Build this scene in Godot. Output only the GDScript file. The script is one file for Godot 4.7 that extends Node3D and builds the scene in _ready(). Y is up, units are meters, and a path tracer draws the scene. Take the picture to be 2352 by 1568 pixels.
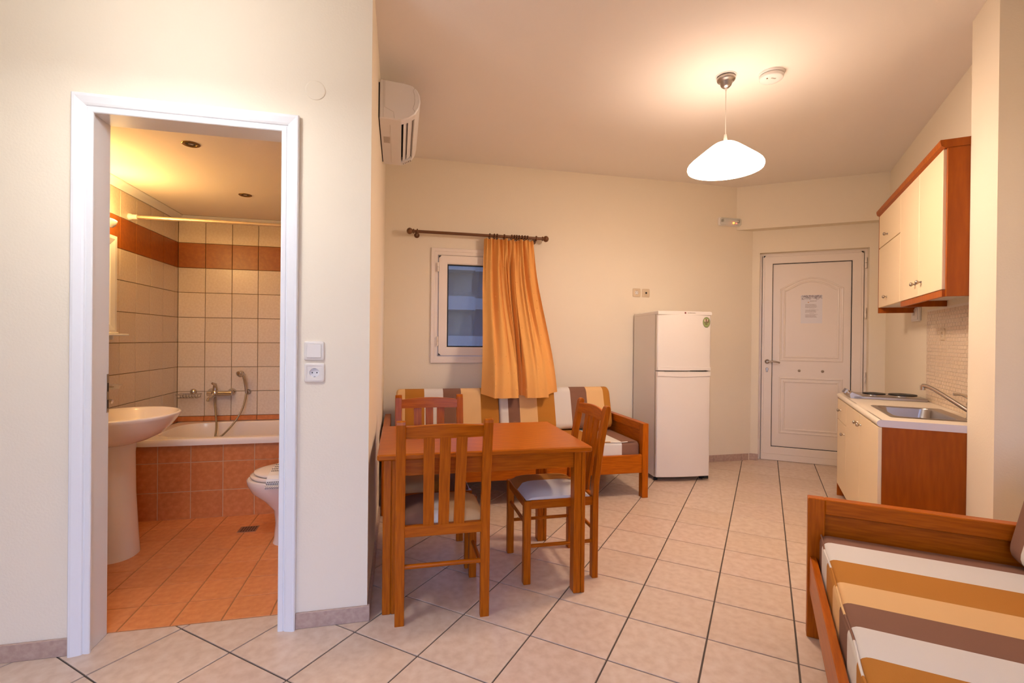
extends Node3D
# Holiday apartment: kitchenette, dining table, two sofas, open bathroom door on the left.
# Frame coordinates are (x right, y up, z forward) for a heading in degrees clockwise from the window-wall normal.

const KA := 40.1     # heading of the kitchen wall
const EA := 36.5     # heading of the entry wall's normal
const CEIL := 2.88

class MB:
	var v := PackedVector3Array()
	var n := PackedVector3Array()
	var c := PackedColorArray()
	var uv := PackedVector2Array()
	var col := Color(1, 1, 1)
	var o := Vector3.ZERO
	var xf := Transform3D()      # applied in frame coordinates before the origin is taken off

	func q(p: Vector3) -> Vector3:
		var w := xf * p - o
		return Vector3(w.x, w.y, -w.z)

	func qn(p: Vector3) -> Vector3:
		var w := xf.basis * p
		return Vector3(w.x, w.y, -w.z).normalized()

	func tri(a: Vector3, b: Vector3, d: Vector3, na: Vector3, nb: Vector3, nd: Vector3, ua := Vector2.ZERO, ub := Vector2.ZERO, ud := Vector2.ZERO) -> void:
		var A := q(a)
		var B := q(b)
		var D := q(d)
		var NA := qn(na)
		var NB := qn(nb)
		var ND := qn(nd)
		if (B - A).cross(D - A).dot(NA + NB + ND) > 0.0:
			v.append_array([A, D, B])
			n.append_array([NA, ND, NB])
			uv.append_array([ua, ud, ub])
		else:
			v.append_array([A, B, D])
			n.append_array([NA, NB, ND])
			uv.append_array([ua, ub, ud])
		c.append_array([col, col, col])

	func poly(p: Array, out: Vector3) -> void:
		var nn := Vector3.ZERO
		for i in p.size():
			var a: Vector3 = p[i]
			var b: Vector3 = p[(i + 1) % p.size()]
			nn += (a - p[0]).cross(b - p[0])
		if nn.length() < 1e-12:
			return
		nn = nn.normalized()
		if nn.dot(out) < 0.0:
			nn = -nn
		for i in range(1, p.size() - 1):
			tri(p[0], p[i], p[i + 1], nn, nn, nn)

	# printed quad: top-left, top-right, bottom-right, bottom-left
	func card(a: Vector3, b: Vector3, d: Vector3, e: Vector3, out: Vector3) -> void:
		tri(a, b, d, out, out, out, Vector2(0, 0), Vector2(1, 0), Vector2(1, 1))
		tri(a, d, e, out, out, out, Vector2(0, 0), Vector2(1, 1), Vector2(0, 1))

	func box(x0: float, x1: float, y0: float, y1: float, z0: float, z1: float, b := 0.0) -> void:
		var m := Vector3((x0 + x1) / 2, (y0 + y1) / 2, (z0 + z1) / 2)
		var h := Vector3(absf(x1 - x0) / 2, absf(y1 - y0) / 2, absf(z1 - z0) / 2)
		b = minf(b, minf(h.x, minf(h.y, h.z)) * 0.95)
		var f := func(s: Vector3, ax: int) -> Vector3:
			var k := h - Vector3(b, b, b)
			k[ax] = h[ax]
			return m + Vector3(s.x * k.x, s.y * k.y, s.z * k.z)
		for ax in 3:
			var a1 := (ax + 1) % 3
			var a2 := (ax + 2) % 3
			for sg in [-1.0, 1.0]:
				var pts := []
				for st in [[-1, -1], [1, -1], [1, 1], [-1, 1]]:
					var s := Vector3.ZERO
					s[ax] = sg
					s[a1] = st[0]
					s[a2] = st[1]
					pts.append(f.call(s, ax))
				var out := Vector3.ZERO
				out[ax] = sg
				poly(pts, out)
		if b <= 0.0:
			return
		for ax in 3:
			var a1 := (ax + 1) % 3
			var a2 := (ax + 2) % 3
			for s1 in [-1.0, 1.0]:
				for s2 in [-1.0, 1.0]:
					var sa := Vector3.ZERO
					sa[ax] = -1.0
					sa[a1] = s1
					sa[a2] = s2
					var sb := sa
					sb[ax] = 1.0
					var out := Vector3.ZERO
					out[a1] = s1
					out[a2] = s2
					poly([f.call(sa, a1), f.call(sb, a1), f.call(sb, a2), f.call(sa, a2)], out)
		for sx in [-1.0, 1.0]:
			for sy in [-1.0, 1.0]:
				for sz in [-1.0, 1.0]:
					var s := Vector3(sx, sy, sz)
					poly([f.call(s, 0), f.call(s, 1), f.call(s, 2)], s)

	# smooth surface through rings of points; dir +1 shades outwards, -1 inwards
	func loft(rings: Array, closed := true, cap0 := false, cap1 := false, dir := 1.0, cols := []) -> void:
		var R := rings.size()
		var N: int = rings[0].size()
		var M := N if closed else N - 1
		var cen := Vector3.ZERO
		for r in rings:
			for p in r:
				cen += p
		cen /= R * N
		var vn := []
		for i in R:
			var a := PackedVector3Array()
			a.resize(N)
			vn.append(a)
		var vote := 0.0
		for i in R - 1:
			for j in M:
				var k := (j + 1) % N
				var p0: Vector3 = rings[i][j]
				var p1: Vector3 = rings[i][k]
				var p2: Vector3 = rings[i + 1][k]
				var p3: Vector3 = rings[i + 1][j]
				var fn := (p2 - p0).cross(p3 - p1)
				vote += fn.dot((p0 + p1 + p2 + p3) * 0.25 - cen)
				vn[i][j] += fn
				vn[i][k] += fn
				vn[i + 1][k] += fn
				vn[i + 1][j] += fn
		var sg := (1.0 if vote >= 0.0 else -1.0) * dir
		for i in R - 1:
			if cols.size():
				col = cols[i]
			for j in M:
				var k := (j + 1) % N
				var p0: Vector3 = rings[i][j]
				var p1: Vector3 = rings[i][k]
				var p2: Vector3 = rings[i + 1][k]
				var p3: Vector3 = rings[i + 1][j]
				var n0: Vector3 = vn[i][j] * sg
				var n1: Vector3 = vn[i][k] * sg
				var n2: Vector3 = vn[i + 1][k] * sg
				var n3: Vector3 = vn[i + 1][j] * sg
				if (p1 - p0).length_squared() > 1e-14 and (p2 - p1).length_squared() + (p2 - p0).length_squared() > 1e-14:
					tri(p0, p1, p2, n0, n1, n2)
				if (p3 - p2).length_squared() > 1e-14:
					tri(p0, p2, p3, n0, n2, n3)
		for e in 2:
			if not (cap0 if e == 0 else cap1):
				continue
			var r: Array = Array(rings[0]) if e == 0 else Array(rings[R - 1])
			var other: Array = Array(rings[1]) if e == 0 else Array(rings[R - 2])
			if cols.size():
				col = cols[0] if e == 0 else cols[R - 2]
			var ca := Vector3.ZERO
			var cb := Vector3.ZERO
			for p in r:
				ca += p / float(N)
			for p in other:
				cb += p / float(N)
			var out := (ca - cb)
			if out.length() < 1e-7:
				out = (Vector3(r[1]) - r[0]).cross(Vector3(r[2]) - r[0])
			out = out.normalized() * dir
			var nn := (Vector3(r[1]) - ca).cross(Vector3(r[int(N / 3)]) - ca)
			nn = (Vector3(r[int(N / 4)]) - r[0]).cross(Vector3(r[int(N / 2)]) - r[0]).normalized()
			if nn.dot(out) < 0:
				nn = -nn
			for j in N:
				tri(ca, r[j], r[(j + 1) % N], nn, nn, nn)

	# profile of (radius, height) turned about an axis from p along ax
	func lathe(prof: Array, p := Vector3.ZERO, ax := Vector3.UP, seg := 24, dir := 1.0, cap0 := false, cap1 := false) -> void:
		ax = ax.normalized()
		var u := ax.cross(Vector3.RIGHT if absf(ax.x) < 0.9 else Vector3.UP).normalized()
		var w := ax.cross(u).normalized()
		var rings := []
		for pr in prof:
			var r := PackedVector3Array()
			for k in seg:
				var a := TAU * k / seg
				r.append(p + ax * pr[1] + (u * cos(a) + w * sin(a)) * maxf(pr[0], 1e-5))
			rings.append(r)
		loft(rings, true, cap0, cap1, dir)

	func cyl(a: Vector3, b: Vector3, r0: float, r1 := -1.0, seg := 16) -> void:
		if r1 < 0:
			r1 = r0
		var L := (b - a).length()
		lathe([[r0, 0.0], [r1, L]], a, b - a, seg, 1.0, true, true)

	func ball(p: Vector3, r: float, s := Vector3.ONE, seg := 16) -> void:
		var rings := []
		var rows := int(seg / 2) + 1
		for i in rows:
			var t := PI * i / (rows - 1)
			var rg := PackedVector3Array()
			for k in seg:
				var a := TAU * k / seg
				rg.append(p + Vector3(sin(t) * cos(a) * s.x, cos(t) * s.y, sin(t) * sin(a) * s.z) * r)
			rings.append(rg)
		loft(rings)

	func tube(pts: Array, r, seg := 10, caps := true, cols := []) -> void:
		var rings := []
		var u := Vector3.ZERO
		for i in pts.size():
			var a: Vector3 = pts[maxi(i - 1, 0)]
			var b: Vector3 = pts[mini(i + 1, pts.size() - 1)]
			var d := (b - a).normalized()
			if u == Vector3.ZERO:
				u = d.cross(Vector3.UP if absf(d.y) < 0.9 else Vector3.RIGHT).normalized()
			u = (u - d * u.dot(d)).normalized()
			var w := d.cross(u)
			var rr: float = r[i] if r is Array else r
			var rg := PackedVector3Array()
			for k in seg:
				var t := TAU * k / seg
				rg.append(Vector3(pts[i]) + (u * cos(t) + w * sin(t)) * rr)
			rings.append(rg)
		loft(rings, true, caps, caps, 1.0, cols)

	func ring(p: Vector3, ax: Vector3, R: float, r: float, seg := 20, s2 := 8) -> void:
		ax = ax.normalized()
		var u := ax.cross(Vector3.RIGHT if absf(ax.x) < 0.9 else Vector3.UP).normalized()
		var w := ax.cross(u)
		var rows := []
		for k in seg + 1:
			var a := TAU * k / seg
			var d := u * cos(a) + w * sin(a)
			var rg := PackedVector3Array()
			for j in s2:
				var t := TAU * j / s2
				rg.append(p + d * (R + r * cos(t)) + ax * r * sin(t))
			rows.append(rg)
		loft(rows)

	# flat-sided prism: 2D outline (x, y) mapped to O + x*U + y*V, from 0 to depth along N, front edges bevelled
	func prism(pts: PackedVector2Array, O: Vector3, U: Vector3, V: Vector3, N: Vector3, depth: float, bev := 0.0, back := false) -> void:
		var inner := pts
		if bev > 0.0:
			var shr := Geometry2D.offset_polygon(pts, -bev, Geometry2D.JOIN_MITER)
			if shr.size() and shr[0].size() == pts.size():
				var best := 0
				for s in pts.size():
					if (shr[0][s] - pts[0]).length() < (shr[0][best] - pts[0]).length():
						best = s
				inner = PackedVector2Array()
				for s in pts.size():
					inner.append(shr[0][(best + s) % pts.size()])
				if (inner[1] - pts[1]).length() > (inner[pts.size() - 1] - pts[1]).length():
					inner = pts
					bev = 0.0
			else:
				bev = 0.0
		var at := func(p: Vector2, d: float) -> Vector3: return O + U * p.x + V * p.y + N * d
		var idx := Geometry2D.triangulate_polygon(inner)
		for i in range(0, idx.size(), 3):
			poly([at.call(inner[idx[i]], depth), at.call(inner[idx[i + 1]], depth), at.call(inner[idx[i + 2]], depth)], N)
		if back:
			idx = Geometry2D.triangulate_polygon(pts)
			for i in range(0, idx.size(), 3):
				poly([at.call(pts[idx[i]], 0.0), at.call(pts[idx[i + 1]], 0.0), at.call(pts[idx[i + 2]], 0.0)], -N)
		var ccw := 0.0
		for i in pts.size():
			ccw += pts[i].cross(pts[(i + 1) % pts.size()])
		for i in pts.size():
			var k := (i + 1) % pts.size()
			var e := pts[k] - pts[i]
			if e.length() < 1e-6:
				continue
			var o2 := Vector2(e.y, -e.x) * signf(ccw)
			var out := (U * o2.x + V * o2.y).normalized()
			poly([at.call(pts[i], 0.0), at.call(pts[k], 0.0), at.call(pts[k], depth - bev), at.call(pts[i], depth - bev)], out)
			if bev > 0.0:
				poly([at.call(pts[i], depth - bev), at.call(pts[k], depth - bev), at.call(inner[k], depth), at.call(inner[i], depth)], out + N)

	# moulding: profile (outward offset, proud height) along a polyline in the plane O,U,V with mitred corners
	func mould(path: Array, prof: Array, O: Vector3, U: Vector3, V: Vector3, N: Vector3, closed := false, side := 1.0) -> void:
		var rows := []
		var L := path.size()
		for i in L:
			var p: Vector2 = path[i]
			var d0 := Vector2.ZERO
			var d1 := Vector2.ZERO
			if i > 0 or closed:
				d0 = (p - path[(i - 1 + L) % L]).normalized()
			if i < L - 1 or closed:
				d1 = (Vector2(path[(i + 1) % L]) - p).normalized()
			if d0 == Vector2.ZERO:
				d0 = d1
			if d1 == Vector2.ZERO:
				d1 = d0
			var n0 := Vector2(-d0.y, d0.x) * side
			var n1 := Vector2(-d1.y, d1.x) * side
			var m := (n0 + n1).normalized()
			m /= maxf(m.dot(n0), 0.3)
			var row := []
			for pr in prof:
				var w: Vector2 = p + m * pr[0]
				row.append(O + U * w.x + V * w.y + N * pr[1])
			rows.append(row)
		for i in (L if closed else L - 1):
			var a: Array = rows[i]
			var b: Array = rows[(i + 1) % L]
			for j in prof.size() - 1:
				var dp := Vector2(prof[j + 1][0] - prof[j][0], prof[j + 1][1] - prof[j][1])
				var p0: Vector2 = path[i]
				var p1: Vector2 = path[(i + 1) % L]
				var dd := (p1 - p0).normalized()
				var sn := Vector2(-dd.y, dd.x) * side
				var out := (U * sn.x + V * sn.y) * (-dp.y) + N * dp.x
				poly([a[j], b[j], b[j + 1], a[j + 1]], out if out.length() > 1e-9 else N)


var used := {}
var org := {}
var mt := {}

func numbered(called: String) -> String:
	used[called] = used.get(called, -1) + 1
	return called if used[called] == 0 else "%s_%03d" % [called, used[called]]

func basis_of(heading: float) -> Basis:
	return Basis(Vector3.UP, -deg_to_rad(heading))

func to_world(heading: float, p: Vector3) -> Vector3:
	return basis_of(heading) * Vector3(p.x, p.y, -p.z)

# a thing whose parts are written in the frame of its heading; at = its base in that frame
func thing(called: String, label: String, category: String, heading: float, at: Vector3, group := "") -> Node3D:
	var t := Node3D.new()
	t.name = numbered(called)
	add_child(t)
	t.transform = Transform3D(basis_of(heading), to_world(heading, at))
	t.set_meta("label", label)
	t.set_meta("category", category)
	if group:
		t.set_meta("group", group)
	org[t] = at
	return t

# the same, placed by a point of the window-wall frame; parts are written around that point
func put_thing(called: String, label: String, category: String, heading: float, at: Vector3, group := "") -> Node3D:
	var t := thing(called, label, category, heading, Vector3.ZERO, group)
	t.position = Vector3(at.x, at.y, -at.z)
	return t

func structure(called: String, heading: float, at: Vector3, label := "", category := "") -> Node3D:
	var t := thing(called, label, category, heading, at)
	if not label:
		t.remove_meta("label")
	if not category:
		t.remove_meta("category")
	t.set_meta("kind", "structure")
	return t

func mb(t: Node3D) -> MB:
	var m := MB.new()
	m.o = org.get(t, Vector3.ZERO)
	return m

func mesh_of(m: MB) -> ArrayMesh:
	var a := []
	a.resize(Mesh.ARRAY_MAX)
	a[Mesh.ARRAY_VERTEX] = m.v
	a[Mesh.ARRAY_NORMAL] = m.n
	a[Mesh.ARRAY_COLOR] = m.c
	a[Mesh.ARRAY_TEX_UV] = m.uv
	var am := ArrayMesh.new()
	am.add_surface_from_arrays(Mesh.PRIMITIVE_TRIANGLES, a)
	return am

func put(m: MB, called: String, material: Material, parent: Node3D, label := "") -> MeshInstance3D:
	var o := MeshInstance3D.new()
	o.name = called
	o.mesh = mesh_of(m)
	o.material_override = null
	o.set_surface_override_material(0, material)
	parent.add_child(o, true)
	if org.has(parent):
		org[o] = org[parent]
	if label:
		o.set_meta("label", label)
	return o

func bx(t: Node3D, called: String, material: Material, x0: float, x1: float, y0: float, y1: float, z0: float, z1: float, b := 0.0, label := "") -> MeshInstance3D:
	var m := mb(t)
	m.box(x0, x1, y0, y1, z0, z1, b)
	return put(m, called, material, t, label)

func paint(called: String, colour: Color, rough: float, metal := 0.0) -> StandardMaterial3D:
	var m := StandardMaterial3D.new()
	m.resource_name = called
	m.albedo_color = colour
	m.roughness = rough
	m.metallic = metal
	mt[called] = m
	return m

func noise_tex(sd: int, freq: float, stops: Array, size := 512, octaves := 4, normal := 0.0, kind := FastNoiseLite.TYPE_SIMPLEX_SMOOTH) -> NoiseTexture2D:
	var f := FastNoiseLite.new()
	f.seed = sd
	f.noise_type = kind
	f.frequency = freq
	f.fractal_octaves = octaves
	var t := NoiseTexture2D.new()
	t.width = size
	t.height = size
	t.seamless = true
	t.noise = f
	if normal > 0.0:
		t.as_normal_map = true
		t.bump_strength = normal
	else:
		var g := Gradient.new()
		var offs := PackedFloat32Array()
		var cols := PackedColorArray()
		for s in stops:
			offs.append(s[0])
			cols.append(s[1])
		g.offsets = offs
		g.colors = cols
		t.color_ramp = g
	return t

func triplanar(m: StandardMaterial3D, scale: Vector3, tex: Texture2D = null, nrm: Texture2D = null, depth := 0.3) -> StandardMaterial3D:
	m.uv1_triplanar = true
	m.uv1_triplanar_sharpness = 8.0
	m.uv1_scale = scale
	if tex:
		m.albedo_texture = tex
	if nrm:
		m.normal_enabled = true
		m.normal_texture = nrm
		m.normal_scale = depth
	return m

func _ready() -> void:
	# camera
	var cam := Camera3D.new()
	cam.name = "camera"
	add_child(cam)
	cam.position = Vector3(0, 1.25, 0)
	cam.fov = rad_to_deg(2.0 * atan(784.0 / 1120.0))
	cam.basis = Basis(Vector3.UP, -deg_to_rad(13.1)) * Basis(Vector3.RIGHT, -0.0035) * Basis(Vector3.BACK, 0.0103)
	cam.near = 0.05
	cam.far = 200.0
	cam.current = true
	# dusk sky and exposure
	var env := Environment.new()
	env.tonemap_mode = Environment.TONE_MAPPER_LINEAR
	env.tonemap_exposure = 1.17
	env.background_mode = Environment.BG_SKY
	var sm := ProceduralSkyMaterial.new()
	sm.sky_top_color = Color(0.485, 0.61, 0.905)
	sm.sky_horizon_color = Color(0.8, 0.87, 1.0)
	sm.ground_bottom_color = Color(0.16, 0.17, 0.20)
	sm.ground_horizon_color = Color(0.34, 0.36, 0.42)
	sm.sky_energy_multiplier = SKY
	sm.ground_energy_multiplier = SKY
	sm.sun_angle_max = 0.0
	var sky := Sky.new()
	sky.sky_material = sm
	env.sky = sky
	env.sdfgi_enabled = true
	env.ssao_enabled = true
	env.ssil_enabled = true
	var we := WorldEnvironment.new()
	we.name = "environment"
	we.environment = env
	add_child(we)

	make_materials()
	build_shell()
	build_floor()
	build_bathroom_shell()
	build_trim()
	build_window()
	build_entry_door()
	build_street()
	build_lamps()
	build_kitchen()
	build_table_and_chairs()
	build_sofas()
	build_fridge()
	build_curtain()
	build_air_conditioner()
	build_wall_fittings()
	build_bathroom_things()

const SKY := 2.4

func make_materials() -> void:
	var fine := noise_tex(3, 0.05, [], 512, 4, 4.0)
	var weave := noise_tex(5, 0.35, [], 256, 2, 5.0)
	triplanar(paint("wall", Color8(242, 229, 205), 0.85), Vector3(3, 3, 3), null, fine, 0.12)
	triplanar(paint("ceiling", Color8(246, 237, 226), 0.9), Vector3(3, 3, 3), null, fine, 0.08)
	paint("white_paint", Color8(236, 235, 234), 0.38)
	paint("white_aluminium", Color8(242, 228, 212), 0.3)
	paint("cream_plastic", Color8(232, 222, 208), 0.35)
	paint("beige_plastic", Color8(216, 194, 162), 0.4)
	paint("white_plastic", Color8(236, 230, 224), 0.35)
	paint("fridge_white", Color8(232, 224, 214), 0.34)
	paint("ceramic", Color8(240, 226, 212), 0.12)
	paint("black", Color8(18, 16, 15), 0.6)
	paint("dark_gap", Color8(30, 24, 20), 0.9)
	paint("chrome", Color8(205, 200, 195), 0.16, 1.0)
	paint("steel", Color8(176, 168, 162), 0.34, 1.0)
	paint("nickel", Color8(178, 166, 152), 0.3, 1.0)
	paint("hose_metal", Color8(150, 138, 124), 0.35, 0.9)
	paint("hotplate", Color8(30, 26, 24), 0.45, 0.3)
	paint("rubber", Color8(25, 24, 24), 0.8)
	paint("rod_brown", Color8(112, 70, 36), 0.4)
	paint("worktop", Color8(236, 222, 200), 0.4)
	paint("worktop_end", Color8(226, 218, 222), 0.45)
	paint("cabinet_front", Color8(244, 220, 180), 0.4)
	paint("carcass_white", Color8(228, 222, 214), 0.5)
	# wood: one grain picture, laid along each axis
	var wd := noise_tex(11, 0.012, [[0.0, Color8(154, 74, 0)], [0.4, Color8(168, 83, 1)], [0.6, Color8(176, 89, 3)], [1.0, Color8(188, 100, 6)]], 512, 5)
	for g in [["wood_x", Vector3(0.9, 11, 11)], ["wood_y", Vector3(11, 0.9, 11)], ["wood_z", Vector3(11, 11, 0.9)]]:
		triplanar(paint(g[0], Color(1, 1, 1), 0.34), g[1], wd).metallic_specular = 0.32
	var lam := noise_tex(12, 0.012, [[0.0, Color8(150, 71, 0)], [0.5, Color8(160, 78, 1)], [1.0, Color8(170, 87, 3)]], 512, 4)
	triplanar(paint("laminate", Color(1, 1, 1), 0.4), Vector3(5, 0.6, 5), lam).metallic_specular = 0.35
	# floor tiles in three tones
	var cl := noise_tex(21, 0.02, [[0.1, Color8(208, 182, 160)], [0.5, Color8(217, 193, 172)], [0.9, Color8(223, 202, 183)]], 512, 5)
	for k in 3:
		var m := triplanar(paint("floor_tile_%d" % k, [Color8(255, 255, 255), Color8(251, 249, 246), Color8(253, 250, 250)][k], 0.36), Vector3(1.6, 1.6, 1.6), cl)
		m.uv1_offset = Vector3(0.37 * k, 0.21 * k, 0.53 * k)
	paint("grout", Color8(88, 76, 66), 0.9)
	triplanar(paint("baseboard_tile", Color8(255, 250, 248), 0.4), Vector3(3, 3, 3), noise_tex(22, 0.02, [[0.2, Color8(178, 152, 136)], [0.8, Color8(194, 170, 154)]]))
	# bathroom
	var tc := noise_tex(23, 0.014, [[0.1, Color8(200, 116, 58)], [0.5, Color8(208, 124, 64)], [0.9, Color8(216, 134, 74)]], 512, 4)
	var fl := noise_tex(27, 0.014, [[0.1, Color8(216, 134, 78)], [0.5, Color8(224, 144, 86)], [0.9, Color8(230, 152, 94)]], 512, 4)  # paler than the tub tiles; stronger floor light partly put into the colour
	var bandt := noise_tex(26, 0.014, [[0.1, Color8(156, 82, 18)], [0.5, Color8(164, 89, 22)], [0.9, Color8(172, 98, 28)]], 512, 4)
	var bg := noise_tex(24, 0.03, [[0.2, Color8(222, 204, 182)], [0.8, Color8(230, 214, 194)]], 512, 4)
	for k in 2:
		var m := triplanar(paint("terracotta_%d" % k, [Color8(255, 255, 255), Color8(248, 244, 242)][k], 0.42), Vector3(3, 3, 3), tc)
		m.uv1_offset = Vector3(0.3 * k, 0.4 * k, 0.2 * k)
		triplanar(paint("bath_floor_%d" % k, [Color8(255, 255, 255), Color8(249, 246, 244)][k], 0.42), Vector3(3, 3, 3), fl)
		m = triplanar(paint("beige_tile_%d" % k, [Color8(255, 255, 255), Color8(250, 249, 247)][k], 0.3), Vector3(3, 3, 3), bg)
		m.uv1_offset = Vector3(0.3 * k, 0.4 * k, 0.2 * k)
	triplanar(paint("band_tile", Color(1, 1, 1), 0.35), Vector3(3, 3, 3), bandt)
	paint("bath_grout", Color8(136, 106, 66), 0.9)
	paint("terracotta_grout", Color8(214, 176, 134), 0.9)
	paint("bath_floor_grout", Color8(170, 122, 78), 0.9)
	triplanar(paint("mosaic", Color8(238, 222, 200), 0.3), Vector3(14, 14, 14), noise_tex(25, 0.02, [[0.2, Color8(228, 214, 196)], [0.8, Color8(250, 244, 236)]], 256, 3))
	paint("mosaic_grout", Color8(244, 234, 220), 0.8)
	# cloth
	var cur := triplanar(paint("curtain", Color8(240, 176, 96), 0.85), Vector3(9, 9, 9), null, weave, 0.25)
	cur.cull_mode = BaseMaterial3D.CULL_DISABLED
	cur.backlight_enabled = true
	cur.backlight = Color8(90, 56, 18)
	var fab := triplanar(paint("striped_cloth", Color(1, 1, 1), 0.95), Vector3(12, 12, 12), null, weave, 0.35)
	fab.vertex_color_use_as_albedo = true
	var glass := paint("pane", Color(0.75, 0.85, 0.95, 0.12), 0.02)
	glass.transparency = BaseMaterial3D.TRANSPARENCY_ALPHA
	var dish := paint("clear_glass", Color(0.9, 0.95, 0.92, 0.25), 0.05)
	dish.transparency = BaseMaterial3D.TRANSPARENCY_ALPHA
	paint("mirror", Color8(225, 225, 222), 0.03, 1.0)

func glow(called: String, colour: Color, energy: float) -> StandardMaterial3D:
	var m := paint(called, Color8(250, 246, 236), 0.4)
	m.emission_enabled = true
	m.emission = colour
	m.emission_energy_multiplier = energy
	return m

func wall_seg(m: MB, a: Vector2, b: Vector2, y0: float, y1: float, t: float) -> void:
	# vertical slab whose room face runs from a to b; thickness t goes to the left of the way from a to b
	var d := (b - a).normalized()
	var nl := Vector2(-d.y, d.x) * t
	var out := Vector3(d.y, 0, -d.x)
	var P := func(p: Vector2, y: float) -> Vector3: return Vector3(p.x, y, p.y)
	var A0: Vector3 = P.call(a, y0)
	var A1: Vector3 = P.call(a, y1)
	var B0: Vector3 = P.call(b, y0)
	var B1: Vector3 = P.call(b, y1)
	var C0: Vector3 = P.call(a + nl, y0)
	var C1: Vector3 = P.call(a + nl, y1)
	var D0: Vector3 = P.call(b + nl, y0)
	var D1: Vector3 = P.call(b + nl, y1)
	m.poly([A0, B0, B1, A1], out)
	m.poly([C0, D0, D1, C1], -out)
	m.poly([A0, A1, C1, C0], Vector3(-d.x, 0, -d.y))
	m.poly([B0, B1, D1, D0], Vector3(d.x, 0, d.y))
	m.poly([A1, B1, D1, C1], Vector3.UP)
	m.poly([A0, B0, D0, C0], Vector3.DOWN)

func wall(called: String, heading: float, segs: Array, t: float, material := "wall") -> Node3D:
	var s := MeshInstance3D.new()
	var m := MB.new()
	for g in segs:
		wall_seg(m, g[0], g[1], g[2], g[3], t)
	s.name = called
	s.mesh = mesh_of(m)
	s.set_surface_override_material(0, mt[material])
	add_child(s)
	s.basis = basis_of(heading)
	s.set_meta("kind", "structure")
	org[s] = Vector3.ZERO
	return s

func build_shell() -> void:
	var V := func(x: float, z: float) -> Vector2: return Vector2(x, z)
	# wall with the bathroom doorway
	wall("wall_left", 0, [
		[V.call(-2.75, 2.247), V.call(-1.2, 2.247), 0.0, CEIL],
		[V.call(-1.2, 2.247), V.call(-0.468, 2.247), 2.145, CEIL],
		[V.call(-0.468, 2.247), V.call(-0.125, 2.247), 0.0, CEIL]], 0.12)
	wall("wall_corner", 0, [[V.call(-0.125, 2.367), V.call(-0.125, 4.48), 0.0, CEIL]], 0.115)
	# wall with the window
	wall("wall_back", 0, [
		[V.call(-0.24, 4.48), V.call(0.31, 4.48), 0.0, CEIL],
		[V.call(0.31, 4.48), V.call(1.09, 4.48), 0.0, 1.06],
		[V.call(0.31, 4.48), V.call(1.09, 4.48), 2.05, CEIL],
		[V.call(1.09, 4.48), V.call(3.66, 4.48), 0.0, CEIL]], 0.22)
	# entry wall, with a beam over the door recess
	wall("wall_entry", EA, [
		[V.call(0.05, 5.782), V.call(0.35, 5.782), 0.0, 2.43],
		[V.call(0.35, 5.782), V.call(1.312, 5.782), 2.195, 2.43],
		[V.call(1.312, 5.782), V.call(1.75, 5.782), 0.0, 2.43],
		[V.call(-0.15, 5.661), V.call(1.75, 5.661), 2.43, CEIL]], 0.36)
	wall("wall_kitchen", KA, [[V.call(1.08, 6.3), V.call(1.08, 3.25), 0.0, CEIL]], 0.25)
	wall("wall_pier", KA, [[V.call(0.938, 3.25), V.call(0.938, 2.93), 0.0, CEIL]], 0.392)
	wall("wall_right", KA, [[V.call(1.06, 2.93), V.call(1.06, -0.7), 0.0, CEIL]], 0.2)
	# behind the camera: wall with a wide unseen opening added for cool fill light, and the far left wall
	wall("wall_front", 0, [
		[V.call(0.75, -1.0), V.call(0.5, -1.0), 0.0, CEIL],
		[V.call(0.5, -1.0), V.call(-1.0, -1.0), 2.35, CEIL],
		[V.call(-1.0, -1.0), V.call(-2.9, -1.0), 0.0, CEIL]], 0.2)
	wall("wall_side", 0, [[V.call(-2.75, -1.0), V.call(-2.75, 2.247), 0.0, CEIL]], 0.2)
	var c := MeshInstance3D.new()
	var m := MB.new()
	m.box(-3.0, 6.2, CEIL, CEIL + 0.15, -2.0, 5.6)
	c.mesh = mesh_of(m)
	c.name = "ceiling"
	c.set_surface_override_material(0, mt.ceiling)
	c.set_meta("kind", "structure")
	add_child(c)

func room_outline() -> PackedVector2Array:
	var p := PackedVector2Array()
	for q in [[-2.75, 2.247], [-1.178, 2.247], [-1.178, 2.372], [-0.49, 2.372], [-0.49, 2.247], [-0.125, 2.247], [-0.125, 4.48], [3.64, 4.48]]:
		p.append(Vector2(q[0], q[1]))
	for q in [[0.3, 5.89], [1.5, 5.89]]:
		var w := to_world(EA, Vector3(q[0], 0, q[1]))
		p.append(Vector2(w.x, -w.z))
	for q in [[1.08, 3.25], [0.938, 3.25], [0.938, 2.93], [1.06, 2.93], [1.06, -0.414]]:
		var w := to_world(KA, Vector3(q[0], 0, q[1]))
		p.append(Vector2(w.x, -w.z))
	p.append(Vector2(-2.75, -1.0))
	return p

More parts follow.
